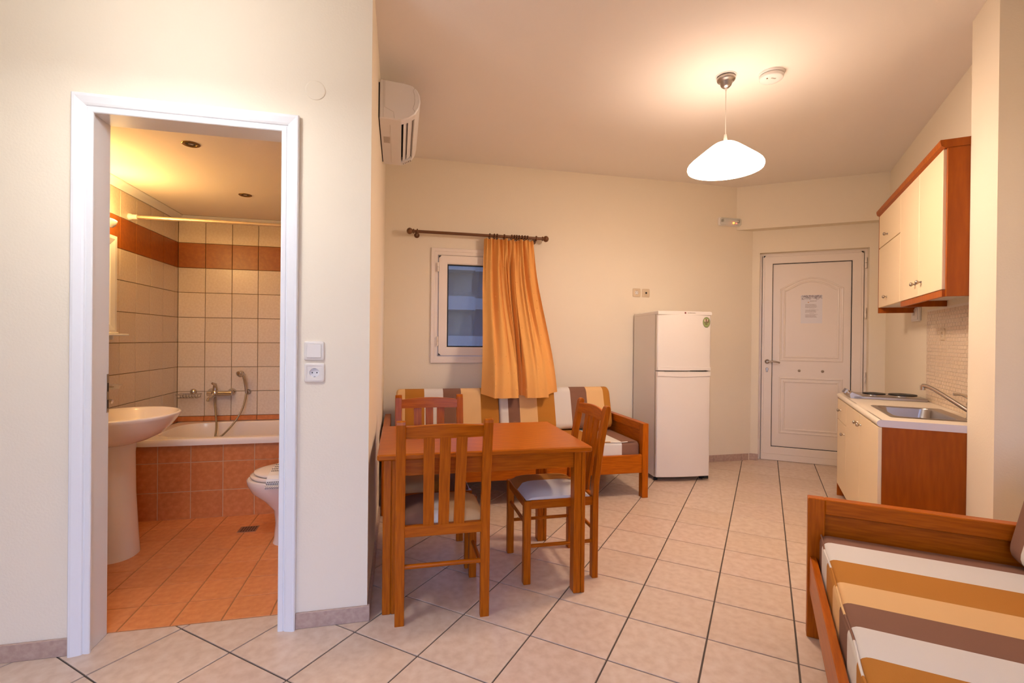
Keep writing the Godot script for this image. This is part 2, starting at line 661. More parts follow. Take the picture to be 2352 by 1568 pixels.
func build_floor() -> void:
	var f := MeshInstance3D.new()
	var m := MB.new()
	m.box(-3.0, 5.4, -0.15, -0.004, -2.0, 5.4)
	f.mesh = mesh_of(m)
	f.name = "floor"
	f.set_surface_override_material(0, mt.grout)
	f.set_meta("kind", "structure")
	add_child(f)
	org[f] = Vector3.ZERO
	var room := room_outline()
	var th := deg_to_rad(40.54)
	var e := Vector2(cos(th), -sin(th))
	var d := Vector2(sin(th), cos(th))
	var o := Vector2(0.5532, 1.9864)
	var s := 1.0 / 3.0
	var g := 0.0033
	var shared: ArrayMesh = null
	var rng := RandomNumberGenerator.new()
	rng.seed = 4
	for i in range(-14, 14):
		for j in range(-14, 14):
			var a := o + e * (i * s) + d * (j * s)
			var quad := PackedVector2Array([a + (e + d) * g, a + e * (s - g) + d * g, a + (e + d) * (s - g), a + e * g + d * (s - g)])
			for cut in Geometry2D.intersect_polygons(quad, room):
				var area := 0.0
				for k in cut.size():
					area += cut[k].cross(cut[(k + 1) % cut.size()]) / 2
				if absf(area) < 0.0004:
					continue
				var t := MeshInstance3D.new()
				t.name = "tile"
				var whole := absf(absf(area) - (s - 2 * g) * (s - 2 * g)) < 1e-5
				var ctr := a + (e + d) * s / 2
				if whole and shared:
					t.mesh = shared
				else:
					var mm := MB.new()
					mm.o = Vector3(ctr.x, 0, ctr.y)
					mm.prism(cut, Vector3(0, -0.006, 0), Vector3.RIGHT, Vector3.BACK, Vector3.UP, 0.006, 0.0012 if whole else 0.0)
					t.mesh = mesh_of(mm)
					if whole:
						shared = t.mesh
				t.set_surface_override_material(0, mt["floor_tile_%d" % rng.randi_range(0, 2)])
				t.position = Vector3(ctr.x, 0, -ctr.y)
				f.add_child(t, true)

func tile_field(parent: Node3D, O: Vector3, U: Vector3, V: Vector3, N: Vector3, us: Array, vs: Array, mats: Callable, gap := 0.002, thick := 0.007) -> void:
	# one mesh per tile size, shared
	var cache := {}
	var k := 0
	for j in vs.size() - 1:
		for i in us.size() - 1:
			var w: float = us[i + 1] - us[i] - 2 * gap
			var h: float = vs[j + 1] - vs[j] - 2 * gap
			if w < 0.01 or h < 0.01:
				continue
			var key := "%.3f %.3f" % [w, h]
			if not cache.has(key):
				var m := MB.new()
				m.prism(PackedVector2Array([Vector2(-w / 2, -h / 2), Vector2(w / 2, -h / 2), Vector2(w / 2, h / 2), Vector2(-w / 2, h / 2)]), Vector3.ZERO, U, V, N, thick, 0.0012)
				cache[key] = mesh_of(m)
			var t := MeshInstance3D.new()
			t.name = "tile"
			t.mesh = cache[key]
			t.set_surface_override_material(0, mats.call(i, j))
			var p: Vector3 = O + U * ((us[i] + us[i + 1]) / 2) + V * ((vs[j] + vs[j + 1]) / 2)
			t.position = Vector3(p.x, p.y, -p.z)
			parent.add_child(t, true)
			k += 1

const BX0 := -1.76      # bathroom tile faces
const BX1 := -0.26
const BZ1 := 4.505
const BC := 2.235

func steps(a: float, b: float, first: float, pitch: float) -> Array:
	var r := [a]
	var x := first
	while x < b - 0.004:
		if x > a + 0.004:
			r.append(x)
		x += pitch
	r.append(b)
	return r

func build_bathroom_shell() -> void:
	var V := func(x: float, z: float) -> Vector2: return Vector2(x, z)
	var beige := func(i: int, j: int) -> Material: return mt.band_tile if j == 7 else mt["beige_tile_%d" % ((i * 7 + j * 5) % 3 % 2)]
	var rows := [0.0, 0.19, 0.39, 0.593, 0.797, 1.0, 1.203, 1.407, 1.611, 1.814, 2.018, 2.2]
	var pick := func(i: int, j: int) -> Material:
		if j == 9:
			return mt.band_tile
		return mt["beige_tile_%d" % ((i * 7 + j * 5) % 3 % 2)]
	var wb := wall("wall_bathroom_back", 0, [[V.call(BX0 - 0.1, BZ1 + 0.007), V.call(-0.24, BZ1 + 0.007), 0.0, CEIL]], 0.2, "bath_grout")
	tile_field(wb, Vector3(0, 0, BZ1 + 0.007), Vector3.RIGHT, Vector3.UP, Vector3(0, 0, -1), steps(BX0, BX1, BX0 + 0.2, 0.2), rows, pick)
	var wl := wall("wall_bathroom_left", 0, [[V.call(BX0 - 0.007, 2.35), V.call(BX0 - 0.007, BZ1 + 0.1), 0.0, CEIL]], 0.12, "bath_grout")
	tile_field(wl, Vector3(BX0 - 0.007, 0, 0), Vector3(0, 0, 1), Vector3.UP, Vector3.RIGHT, steps(2.37, BZ1, 2.45, 0.2), rows, pick)
	var wr := wall("wall_bathroom_right", 0, [[V.call(BX1 + 0.007, BZ1), V.call(BX1 + 0.007, 2.367), 0.0, CEIL]], 0.012, "bath_grout")
	tile_field(wr, Vector3(BX1 + 0.007, 0, 0), Vector3(0, 0, 1), Vector3.UP, Vector3.LEFT, steps(2.37, BZ1, 2.45, 0.2), rows, pick)
	var fb := MeshInstance3D.new()
	var m := MB.new()
	m.box(BX0 - 0.05, BX1 + 0.05, -0.14, -0.0015, 2.376, BZ1)
	fb.mesh = mesh_of(m)
	fb.name = "floor_bathroom"
	fb.set_surface_override_material(0, mt.bath_floor_grout)
	fb.set_meta("kind", "structure")
	add_child(fb)
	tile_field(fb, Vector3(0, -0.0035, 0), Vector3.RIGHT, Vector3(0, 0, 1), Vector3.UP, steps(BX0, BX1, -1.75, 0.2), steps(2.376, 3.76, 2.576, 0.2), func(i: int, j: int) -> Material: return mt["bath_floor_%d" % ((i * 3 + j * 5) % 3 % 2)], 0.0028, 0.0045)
	var cb := MeshInstance3D.new()
	m = MB.new()
	m.box(BX0 - 0.1, BX1 + 0.02, BC, CEIL - 0.01, 2.367, BZ1 + 0.02)
	cb.mesh = mesh_of(m)
	cb.name = "ceiling_bathroom"
	cb.set_surface_override_material(0, mt.ceiling)
	cb.set_meta("kind", "structure")
	add_child(cb)
	# white cornice
	var cn := structure("trim_cornice", 0, Vector3.ZERO)
	m = mb(cn)
	for r in [[Vector3(BX0, BC, 2.37), Vector3(BX0, BC, BZ1), Vector3.RIGHT], [Vector3(BX0, BC, BZ1), Vector3(BX1, BC, BZ1), Vector3(0, 0, -1)]]:
		var rings := []
		for p in [r[0], r[1]]:
			var rg := PackedVector3Array()
			for s in [[0.0, 0.0], [0.05, 0.0], [0.05, -0.008], [0.036, -0.014], [0.02, -0.026], [0.01, -0.04], [0.0, -0.044]]:
				rg.append(Vector3(p) + Vector3(r[2]) * s[0] + Vector3.UP * s[1])
			rings.append(rg)
		m.loft(rings, true, true, true)
	put(m, "cornice", mt.white_paint, cn)

func build_trim() -> void:
	# bathroom door: lining boards and moulded casing
	var t := structure("trim_bathroom_doorway", 0, Vector3.ZERO, "white painted moulded casing around the open bathroom doorway")
	bx(t, "jamb", mt.white_paint, -1.20, -1.178, 0.0, 2.145, 2.243, 2.366, 0.001)
	bx(t, "jamb", mt.white_paint, -0.49, -0.468, 0.0, 2.145, 2.243, 2.366, 0.001)
	bx(t, "head_jamb", mt.white_paint, -1.178, -0.49, 2.123, 2.145, 2.243, 2.366, 0.001)
	var m := mb(t)
	var prof := [[0.0, 0.0], [0.0, 0.009], [0.003, 0.012], [0.019, 0.012], [0.021, 0.009], [0.024, 0.009], [0.027, 0.015], [0.034, 0.018], [0.046, 0.021], [0.058, 0.024], [0.066, 0.024], [0.07, 0.02], [0.07, 0.0]]
	var O := Vector3(0, 0, 2.247)
	m.mould([Vector2(-1.172, 0.0), Vector2(-1.172, 2.123), Vector2(-0.49, 2.123), Vector2(-0.49, 0.0)], prof, O, Vector3.RIGHT, Vector3.UP, Vector3(0, 0, -1))
	put(m, "casing", mt.white_paint, t)
	# latch plate on the left lining
	bx(t, "strike_plate", mt.steel, -1.1785, -1.1765, 0.93, 1.09, 2.35, 2.365, 0.0, "thin steel latch plate")
	for y in [0.965, 1.035]:
		bx(t, "latch_hole", mt.black, -1.1768, -1.1762, y - 0.018, y + 0.018, 2.354, 2.362)
	# tiled baseboards
	var H := 0.068
	var T := 0.011
	var bl := structure("baseboard_left", 0, Vector3.ZERO)
	for r in [[-2.75, -2.3], [-2.297, -1.97], [-1.967, -1.64], [-1.637, -1.243], [-0.42, -0.114]]:
		bx(bl, "tile", mt.baseboard_tile, r[0], r[1], 0.0, H, 2.247 - T, 2.247, 0.002)
	var bcn := structure("baseboard_corner", 0, Vector3.ZERO)
	for r in [[2.247, 2.57], [2.573, 2.9], [2.903, 3.23], [3.233, 3.56], [3.563, 3.89], [3.893, 4.22], [4.223, 4.469]]:
		bx(bcn, "tile", mt.baseboard_tile, -0.125, -0.125 + T, 0.0, H, r[0], r[1], 0.002)
	var bb := structure("baseboard_back", 0, Vector3.ZERO)
	var x := -0.114
	while x < 3.6:
		bx(bb, "tile", mt.baseboard_tile, x, minf(x + 0.33, 3.632), 0.0, H, 4.48 - T, 4.48, 0.002)
		x += 0.333
	var be := structure("baseboard_entry", EA, Vector3.ZERO)
	bx(be, "tile", mt.baseboard_tile, 0.258, 0.35, 0.0, H, 5.782 - T, 5.782, 0.002)
	bx(be, "tile", mt.baseboard_tile, 1.312, 1.46, 0.0, H, 5.782 - T, 5.782, 0.002)
	var bk := structure("baseboard_kitchen", KA, Vector3.ZERO)
	for r in [[4.86, 5.18], [5.183, 5.51], [5.513, 5.83]]:
		bx(bk, "tile", mt.baseboard_tile, 1.08 - T, 1.08, 0.0, H, r[0], r[1], 0.002)
	var bp := structure("baseboard_pier", KA, Vector3.ZERO)
	bx(bp, "tile", mt.baseboard_tile, 0.938 - T, 0.938, 0.0, H, 2.93, 3.245, 0.002)
	bx(bp, "tile", mt.baseboard_tile, 0.927, 1.06, 0.0, H, 2.93 - T, 2.93, 0.002)

func build_window() -> void:
	var t := structure("window_1", 0, Vector3(0.7, 1.03, 4.48), "white aluminium window with one sash, half behind the orange curtain")
	var m := mb(t)
	var O := Vector3(0, 0, 4.48)
	var R := func(x0: float, x1: float, y0: float, y1: float) -> Array: return [Vector2(x0, y0), Vector2(x0, y1), Vector2(x1, y1), Vector2(x1, y0)]
	m.mould(R.call(0.345, 1.055, 1.095, 2.015), [[0.0, -0.06], [0.0, 0.012], [0.002, 0.014], [0.03, 0.014], [0.034, 0.018], [0.06, 0.018], [0.064, 0.012], [0.064, -0.002]], O, Vector3.RIGHT, Vector3.UP, Vector3(0, 0, -1), true)
	put(m, "frame", mt.white_aluminium, t)
	var s := Node3D.new()
	s.name = "sash"
	t.add_child(s)
	org[s] = org[t]
	m = mb(t)
	m.mould(R.call(0.428, 0.972, 1.178, 1.932), [[0.0, -0.03], [0.0, 0.018], [0.006, 0.024], [0.012, 0.027], [0.074, 0.027], [0.079, 0.022], [0.079, -0.04]], O, Vector3.RIGHT, Vector3.UP, Vector3(0, 0, -1), true)
	put(m, "sash_frame", mt.white_aluminium, s)
	m = mb(t)
	m.mould(R.call(0.434, 0.966, 1.184, 1.926), [[-0.005, 0.0], [-0.005, 0.014], [0.006, 0.014]], O, Vector3.RIGHT, Vector3.UP, Vector3(0, 0, -1), true)
	put(m, "gasket", mt.black, s)
	bx(s, "pane", mt.pane, 0.425, 0.975, 1.175, 1.935, 4.486, 4.49)
	for y in [1.19, 1.86]:
		m = mb(t)
		m.cyl(Vector3(0.342, y, 4.448), Vector3(0.342, y + 0.04, 4.448), 0.008)
		m.cyl(Vector3(0.342, y + 0.043, 4.448), Vector3(0.342, y + 0.083, 4.448), 0.008)
		put(m, "hinge", mt.white_aluminium, s)
	for y in [[1.103, 0.022], [2.007, -0.022]]:
		m = mb(t)
		m.prism(PackedVector2Array([Vector2(0.351, y[0]), Vector2(0.373, y[0]), Vector2(0.351, y[0] + y[1])]), Vector3(0, 0, 4.453), Vector3.RIGHT, Vector3.UP, Vector3(0, 0, -1), 0.002)
		put(m, "corner_cap", mt.black, s)

func build_entry_door() -> void:
	var zf := 5.881
	var t := structure("door_1", EA, Vector3(0.83, 0, zf), "white aluminium entry door with arched panel and a notice taped on it")
	var N := Vector3(0, 0, -1)
	var O := Vector3(0, 0, zf)
	var m := mb(t)
	m.mould([Vector2(0.376, 0.0), Vector2(0.376, 2.17), Vector2(1.29, 2.17), Vector2(1.29, 0.0)], [[0.0, -0.03], [0.0, 0.016], [0.004, 0.02], [0.026, 0.02], [0.026, -0.05]], O, Vector3.RIGHT, Vector3.UP, N)
	put(m, "frame", mt.white_aluminium, t)
	bx(t, "leak_backing", mt.white_aluminium, 0.35, 1.312, 0.0, 2.195, zf + 0.03, zf + 0.06)  # full-size backing added behind the leaf to block outside light
	var leaf := Node3D.new()
	leaf.name = "leaf"
	t.add_child(leaf)
	org[leaf] = org[t]
	m = mb(t)
	var P := [Vector2(0.478, 0.166), Vector2(0.478, 2.09), Vector2(1.185, 2.09), Vector2(1.185, 0.166)]
	m.mould([Vector2(0.478, 0.145), Vector2(0.478, 2.085), Vector2(1.188, 2.085), Vector2(1.188, 0.145)], [[0.0, -0.02], [0.0, 0.022], [0.005, 0.028], [0.075, 0.028], [0.078, 0.024], [0.094, 0.024], [0.094, -0.03]], O, Vector3.RIGHT, Vector3.UP, N, true)
	m.box(0.384, 1.282, 0.003, 0.06, zf - 0.026, zf + 0.02)
	put(m, "leaf_frame", mt.white_aluminium, leaf)
	bx(leaf, "infill_panel", mt.white_aluminium, 0.47, 1.196, 0.14, 2.095, zf - 0.006, zf + 0.02)
	m = mb(t)
	m.mould([Vector2(0.484, 0.151), Vector2(0.484, 2.079), Vector2(1.182, 2.079), Vector2(1.182, 0.151)], [[0.0, 0.006], [0.0, 0.014], [0.007, 0.014]], O, Vector3.RIGHT, Vector3.UP, N, true)
	put(m, "gasket", mt.black, leaf)
	# raised mouldings: arched upper field and lower field, two lines each
	for k in 2:
		var g := 0.035 * k
		var path := [Vector2(0.56 + g, 1.065 + g), Vector2(0.56 + g, 1.81 - g * 0.3)]
		for i in 17:
			var u := i / 16.0
			path.append(Vector2(lerpf(0.585 + g, 1.085 - g, u), 1.825 - g * 0.6 + (0.1 - g * 0.4) * sin(PI * u)))
		path.append_array([Vector2(1.11 - g, 1.81 - g * 0.3), Vector2(1.11 - g, 1.065 + g)])
		for pth in [path, [Vector2(0.56 + g, 0.3 + g), Vector2(0.56 + g, 0.875 - g), Vector2(1.11 - g, 0.875 - g), Vector2(1.11 - g, 0.3 + g)]]:
			m = mb(t)
			m.mould(pth, [[-0.011, 0.004], [-0.006, 0.012], [0.0, 0.014], [0.006, 0.012], [0.011, 0.004]], O, Vector3.RIGHT, Vector3.UP, N, true)
			put(m, "moulding", mt.white_aluminium, leaf)
	# lever handle, cylinder, two round bolt heads, hinges, corner caps
	m = mb(t)
	m.lathe([[0.024, 0.0], [0.024, 0.006], [0.02, 0.009], [0.011, 0.01], [0.01, 0.04]], Vector3(0.434, 1.047, zf - 0.028), N, 20, 1.0, false, true)
	m.tube([Vector3(0.434, 1.047, zf - 0.062), Vector3(0.46, 1.05, zf - 0.068), Vector3(0.49, 1.05, zf - 0.07), Vector3(0.52, 1.046, zf - 0.068), Vector3(0.55, 1.038, zf - 0.064)], 0.009, 10)
	put(m, "lever_handle", mt.nickel, leaf)
	m = mb(t)
	m.lathe([[0.014, 0.0], [0.014, 0.006], [0.011, 0.008]], Vector3(0.433, 0.968, zf - 0.028), N, 16, 1.0, false, true)
	m.box(0.424, 0.442, 0.935, 0.968, zf - 0.036, zf - 0.026, 0.004)
	put(m, "lock_cylinder", mt.nickel, leaf)
	for x in [0.735, 0.943]:
		m = mb(t)
		m.lathe([[0.014, 0.0], [0.013, 0.005], [0.008, 0.01], [0.0, 0.012]], Vector3(x, 0.957, zf - 0.006), N, 16)
		put(m, "bolt_head", mt.nickel, leaf)
	for y in [0.86, 1.5, 2.0]:
		m = mb(t)
		m.cyl(Vector3(1.296, y, zf - 0.034), Vector3(1.296, y + 0.05, zf - 0.034), 0.01)
		m.cyl(Vector3(1.296, y + 0.054, zf - 0.034), Vector3(1.296, y + 0.104, zf - 0.034), 0.01)
		put(m, "hinge", mt.white_aluminium, leaf)
	for r in [[0.39, 0.022], [1.277, -0.022]]:
		m = mb(t)
		m.prism(PackedVector2Array([Vector2(r[0], 2.172), Vector2(r[0] + r[1], 2.172), Vector2(r[0], 2.15)]), Vector3(0, 0, zf - 0.0285), Vector3.RIGHT, Vector3.UP, N, 0.002)
		put(m, "corner_cap", mt.black, leaf)
	# printed notice
	var im := Image.create(190, 290, false, Image.FORMAT_RGB8)
	im.fill(Color8(232, 226, 224))
	var rng := RandomNumberGenerator.new()
	rng.seed = 9
	for k in 70:
		var cx := rng.randf_range(4, 186)
		var cy := rng.randf_range(2, 44) * (1.0 - 0.5 * exp(-pow((cx - 105) / 16.0, 2)))
		var r := rng.randf_range(5, 15)
		var tone := rng.randf_range(0.42, 0.75)
		for a in 90:
			var pt := Vector2(cx + cos(a * TAU / 90) * r * 0.9, cy + sin(a * TAU / 90) * r * 0.55)
			if pt.x > 1 and pt.x < 188 and pt.y > 1 and pt.y < 50:
				im.fill_rect(Rect2i(int(pt.x), int(pt.y), 2, 2), Color(tone, tone * 0.93, tone * 0.94))
	im.fill_rect(Rect2i(62, 70, 10, 9), Color8(190, 130, 70))
	for blk in [[80, 56, 22, 3, 5], [40, 94, 112, 8, 4], [74, 142, 50, 1, 4], [40, 152, 112, 6, 4], [78, 188, 40, 1, 4], [40, 198, 112, 7, 4]]:
		for k in int(blk[3]):
			var wd := int(blk[2] * rng.randf_range(0.75, 1.0)) if blk[2] > 60 else int(blk[2])
			var x0 := int(blk[0])
			var yy := int(blk[1] + k * 5)
			var x := x0
			while x < x0 + (wd if blk[2] != 22 else 60):
				var ww := rng.randi_range(3, 11)
				im.fill_rect(Rect2i(x, yy, ww, 2), Color8(150, 132, 126))
				x += ww + 2
	var pm := paint("notice_print", Color(1, 1, 1), 0.5)
	pm.albedo_texture = ImageTexture.create_from_image(im)
	var n := thing("notice", "printed house-rules notice taped to the upper panel of the entry door", "notice", EA, Vector3(0.838, 1.453, zf - 0.0075))
	bx(n, "sheet", mt.white_plastic, 0.742, 0.934, 1.453, 1.746, zf - 0.0078, zf - 0.0065)
	m = mb(n)
	m.card(Vector3(0.742, 1.746, zf - 0.0082), Vector3(0.934, 1.746, zf - 0.0082), Vector3(0.934, 1.453, zf - 0.0082), Vector3(0.742, 1.453, zf - 0.0082), N)
	put(m, "print", pm, n)

func build_street() -> void:
	# apartment block across the street, seen through the window at dusk
	paint("street_wall", Color8(44, 42, 36), 0.9)
	paint("street_slab", Color8(66, 64, 62), 0.9)
	paint("street_dark", Color8(12, 12, 14), 0.9)
	paint("ground_asphalt", Color8(70, 70, 72), 0.95)
	var t := thing("apartment_block", "grey apartment block with long pale balconies outside the window", "building", 0, Vector3(6, -4, 36))
	bx(t, "wall", mt.street_wall, -14, 5.5, -4, 16, 37.6, 46)
	bx(t, "wall", mt.street_dark, 5.5, 26, -4, 16, 38.6, 46)
	for f in 6:
		var y := -2.18 + f * 2.93
		bx(t, "balcony_slab", mt.street_slab, -14, 5.55, y - 0.25, y, 36.0, 38.0)
		bx(t, "parapet", mt.street_slab, -14, 5.5, y - 0.25, y + 0.75, 35.9, 36.05)
		bx(t, "parapet", mt.street_slab, 5.5, 26, y - 0.1, y + 0.75, 37.4, 37.55)
		var m := mb(t)
		for k in 3:
			m.box(-14, 9, y + 0.85 + k * 0.12, y + 0.88 + k * 0.12, 35.95, 35.98)
		var x := -13.5
		while x < 9:
			m.box(x, x + 0.05, y + 0.75, y + 1.12, 35.94, 35.99)
			x += 1.3
		put(m, "railing", mt.street_dark, t)
		for x2 in [-10.0, -4.0, 2.6]:
			bx(t, "balcony_door", mt.street_dark, x2, x2 + 1.5, y, y + 2.1, 37.5, 37.7)
	bx(t, "air_unit", mt.street_slab, 4.3, 4.95, 3.75, 4.5, 36.9, 37.3)
	var g := structure("ground_street", 0, Vector3.ZERO)
	bx(g, "asphalt", mt.ground_asphalt, -40, 45, -4.3, -4.0, 5.2, 60)

const WARM := Color(1.0, 0.895, 0.81)
const P1 := Vector3(1.943, CEIL, 2.626)
const P2 := Vector3(-0.85, CEIL, 1.55)

func pendant(label: String, at: Vector3, power: float, shade_glow: float, tint: Color) -> void:
	var t := thing("pendant_lamp", label, "lamp", 0, at, "opal glass pendant lamps")
	var D := Vector3.DOWN
	var m := mb(t)
	m.lathe([[0.062, 0.004], [0.062, 0.0]], at + Vector3(0, -0.004, 0), Vector3.UP, 28, 1.0, true, true)
	put(m, "ceiling_plate", mt.white_plastic, t)
	m = mb(t)
	m.lathe([[0.0, 0.008], [0.05, 0.008], [0.054, 0.012], [0.054, 0.022], [0.05, 0.03], [0.04, 0.034], [0.036, 0.044], [0.03, 0.06], [0.02, 0.07], [0.008, 0.074], [0.0, 0.075]], at, D, 28)
	put(m, "canopy", mt.steel, t)
	m = mb(t)
	m.lathe([[0.007, 0.073], [0.008, 0.078], [0.004, 0.09], [0.0028, 0.094], [0.0028, 0.355], [0.0075, 0.357], [0.0085, 0.372], [0.0125, 0.395], [0.0125, 0.412]], at, D, 12)
	put(m, "cord", mt.cream_plastic, t)
	# opal glass shade: shallow cone with a rounded crown and a turned-in rim
	var out := [[0.012, 0.408], [0.04, 0.41], [0.062, 0.417], [0.085, 0.432], [0.12, 0.46], [0.16, 0.493], [0.195, 0.522], [0.212, 0.538], [0.219, 0.55], [0.22, 0.56], [0.216, 0.57]]
	var inn := [[0.216, 0.57], [0.212, 0.562], [0.213, 0.552], [0.206, 0.541], [0.19, 0.526], [0.155, 0.497], [0.115, 0.465], [0.08, 0.44], [0.04, 0.418], [0.012, 0.415]]
	var gm := glow("opal_glass_" + t.name, tint, shade_glow)
	m = mb(t)
	m.lathe(out, at, D, 40)
	m.lathe(inn, at, D, 40, -1.0)
	put(m, "glass_shade", gm, t)
	m = mb(t)
	m.lathe([[0.0, 0.42], [0.014, 0.42], [0.016, 0.45], [0.024, 0.475], [0.03, 0.5], [0.026, 0.522], [0.014, 0.536], [0.0, 0.54]], at, D, 20)
	put(m, "light_bulb", glow("bulb_" + t.name, tint, shade_glow * 1.4), t)
	var l := OmniLight3D.new()
	l.name = "pendant_light"
	l.light_color = tint
	l.light_energy = power
	l.light_size = 0.1
	l.omni_range = 15.0
	l.omni_attenuation = 2.0
	l.shadow_enabled = true
	t.add_child(l)
	l.position = Vector3(0, -0.6, 0)

func build_lamps() -> void:
	pendant("white opal glass pendant lamp hanging over the dining area, lit", P1, LAMP1, 8.5, WARM)
	pendant("second opal glass pendant lamp, beside the bathroom doorway", P2, LAMP2, 11.0, Color(0.95, 0.965, 1.0))
	var t := thing("smoke_detector", "white round smoke detector on the ceiling beside the pendant lamp", "smoke detector", 0, Vector3(2.185, CEIL, 2.53))
	var at := Vector3(2.185, CEIL, 2.53)
	var m := mb(t)
	m.lathe([[0.072, 0.0], [0.072, 0.009], [0.066, 0.013]], at, Vector3.DOWN, 32, 1.0, true, true)
	put(m, "base", mt.white_plastic, t)
	m = mb(t)
	m.lathe([[0.06, 0.013], [0.067, 0.018], [0.067, 0.032], [0.061, 0.04], [0.038, 0.044], [0.0, 0.044]], at, Vector3.DOWN, 32)
	put(m, "body", mt.white_plastic, t)
	m = mb(t)
	for k in 4:
		m.box(at.x - 0.02 + k * 0.008, at.x - 0.016 + k * 0.008, CEIL - 0.0452, CEIL - 0.043, at.z - 0.03, at.z - 0.02)
	put(m, "vent", mt.nickel, t)
	m = mb(t)
	m.lathe([[0.005, 0.038], [0.005, 0.0445], [0.0, 0.045]], at + Vector3(-0.04, 0, -0.012), Vector3.DOWN, 10)
	put(m, "test_button", mt.rod_brown, t)

const LAMP1 := 1.1
const LAMP2 := 0.2

func knob(parent: Node3D, p: Vector3, dirn: Vector3, s := 1.0) -> void:
	var m := mb(parent)
	m.lathe([[0.007 * s, 0.0], [0.0065 * s, 0.004 * s], [0.0045 * s, 0.008 * s], [0.005 * s, 0.012 * s], [0.0105 * s, 0.016 * s], [0.0125 * s, 0.021 * s], [0.0115 * s, 0.026 * s], [0.007 * s, 0.03 * s], [0.0, 0.031 * s]], p, dirn, 16)
	put(m, "knob", mt.nickel, parent)

const ZN := 3.252      # near end of the kitchen run
const ZF := 4.81       # far end

func build_kitchen() -> void:
	var L := Vector3.LEFT
	var X0 := 0.59
	var X1 := 1.078
	# base units
	var b1 := thing("base_cabinet", "two-door beige base cabinet with orange-brown side panel under the sink", "cabinet", KA, Vector3(0.83, 0, 3.8))
	bx(b1, "side_panel", mt.laminate, X0, X1, 0.0, 0.8, ZN, ZN + 0.018, 0.001)
	bx(b1, "side_panel", mt.carcass_white, X0 + 0.003, X1, 0.1, 0.8, 4.332, 4.35)
	bx(b1, "carcass", mt.carcass_white, X0 + 0.003, X1, 0.1, 0.118, ZN + 0.018, 4.332)
	bx(b1, "back_panel", mt.carcass_white, X1 - 0.012, X1, 0.118, 0.66, ZN + 0.018, 4.332)
	bx(b1, "plinth", mt.laminate, X0 + 0.05, X0 + 0.066, 0.0, 0.098, ZN + 0.018, 4.35)
	for r in [[ZN + 0.001, 3.799, 3.745], [3.802, 4.349, 3.857]]:
		var d := bx(b1, "door", mt.cabinet_front, X0 - 0.018, X0, 0.105, 0.798, r[0], r[1], 0.0015)
		knob(d, Vector3(X0 - 0.018, 0.735, r[2]), L)
	var b2 := thing("base_cabinet", "narrow beige base cabinet with a drawer above a door, under the hob", "cabinet", KA, Vector3(0.83, 0, 4.58))
	bx(b2, "side_panel", mt.carcass_white, X0 + 0.003, X1, 0.1, 0.8, 4.352, 4.37)
	bx(b2, "side_panel", mt.laminate, X0 - 0.016, X1, 0.0, 0.8, ZF - 0.018, ZF, 0.001)
	bx(b2, "carcass", mt.carcass_white, X0 + 0.003, X1, 0.1, 0.118, 4.37, ZF - 0.018)
	bx(b2, "back_panel", mt.carcass_white, X1 - 0.012, X1, 0.118, 0.8, 4.37, ZF - 0.018)
	bx(b2, "plinth", mt.laminate, X0 + 0.05, X0 + 0.066, 0.0, 0.098, 4.352, ZF - 0.018)
	var dr := bx(b2, "drawer_front", mt.cabinet_front, X0 - 0.018, X0, 0.633, 0.798, 4.353, ZF - 0.02, 0.0015)
	knob(dr, Vector3(X0 - 0.018, 0.722, 4.6), L)
	var dd := bx(b2, "door", mt.cabinet_front, X0 - 0.018, X0, 0.105, 0.629, 4.353, ZF - 0.02, 0.0015)
	knob(dd, Vector3(X0 - 0.018, 0.56, 4.42), L)
	# worktop with rounded front edge and a hole for the sink
	var w := thing("worktop", "pale cream worktop with rounded front edge over the base cabinets", "worktop", KA, Vector3(0.83, 0.8, 4.03))
	var SX0 := 0.655
	var SX1 := 1.02
	var SZ0 := 3.40
	var SZ1 := 3.98
	var m := mb(w)
	m.box(0.585, SX0 + 0.012, 0.8, 0.838, ZN, ZF + 0.01)
	m.box(SX1 - 0.012, 1.078, 0.8, 0.838, ZN, ZF + 0.01)
	m.box(SX0 + 0.012, SX1 - 0.012, 0.8, 0.838, ZN, SZ0 + 0.012)
	m.box(SX0 + 0.012, SX1 - 0.012, 0.8, 0.838, SZ1 - 0.012, ZF + 0.01)
	var rings := []
	for z in [ZN, ZF + 0.01]:
		var rg := PackedVector3Array()
		rg.append(Vector3(0.59, 0.8, z))
		for k in 9:
			var a := PI * k / 8.0
			rg.append(Vector3(0.585 - sin(a) * 0.019, 0.819 - cos(a) * 0.019, z))
		rg.append(Vector3(0.59, 0.838, z))
		rings.append(rg)
	m.loft(rings, false)
	put(m, "slab", mt.worktop, w)
	m = mb(w)
	var cap := PackedVector2Array([Vector2(1.078, 0.8), Vector2(1.078, 0.838), Vector2(0.585, 0.838)])
	for k in range(1, 8):
		var a := PI * k / 8.0
		cap.append(Vector2(0.585 - sin(a) * 0.019, 0.819 + cos(a) * 0.019))
	cap.append(Vector2(0.585, 0.8))
	m.prism(cap, Vector3(0, 0, ZN), Vector3.RIGHT, Vector3.UP, Vector3(0, 0, -1), 0.0015)
	put(m, "end_strip", mt.worktop_end, w)
	# sink
	var s := thing("sink", "inset stainless steel kitchen sink in the worktop", "sink", KA, Vector3(0.84, 0.838, 3.69))
	m = mb(s)
	var rr := func(x0: float, x1: float, z0: float, z1: float, y: float, r: float) -> PackedVector3Array:
		var g := PackedVector3Array()
		for q in [[x1 - r, z1 - r, 0.0], [x0 + r, z1 - r, PI / 2], [x0 + r, z0 + r, PI], [x1 - r, z0 + r, 1.5 * PI]]:
			for k in 7:
				var a: float = q[2] + PI / 2 * k / 6.0
				g.append(Vector3(q[0] + cos(a) * r, y, q[1] + sin(a) * r))
		return g
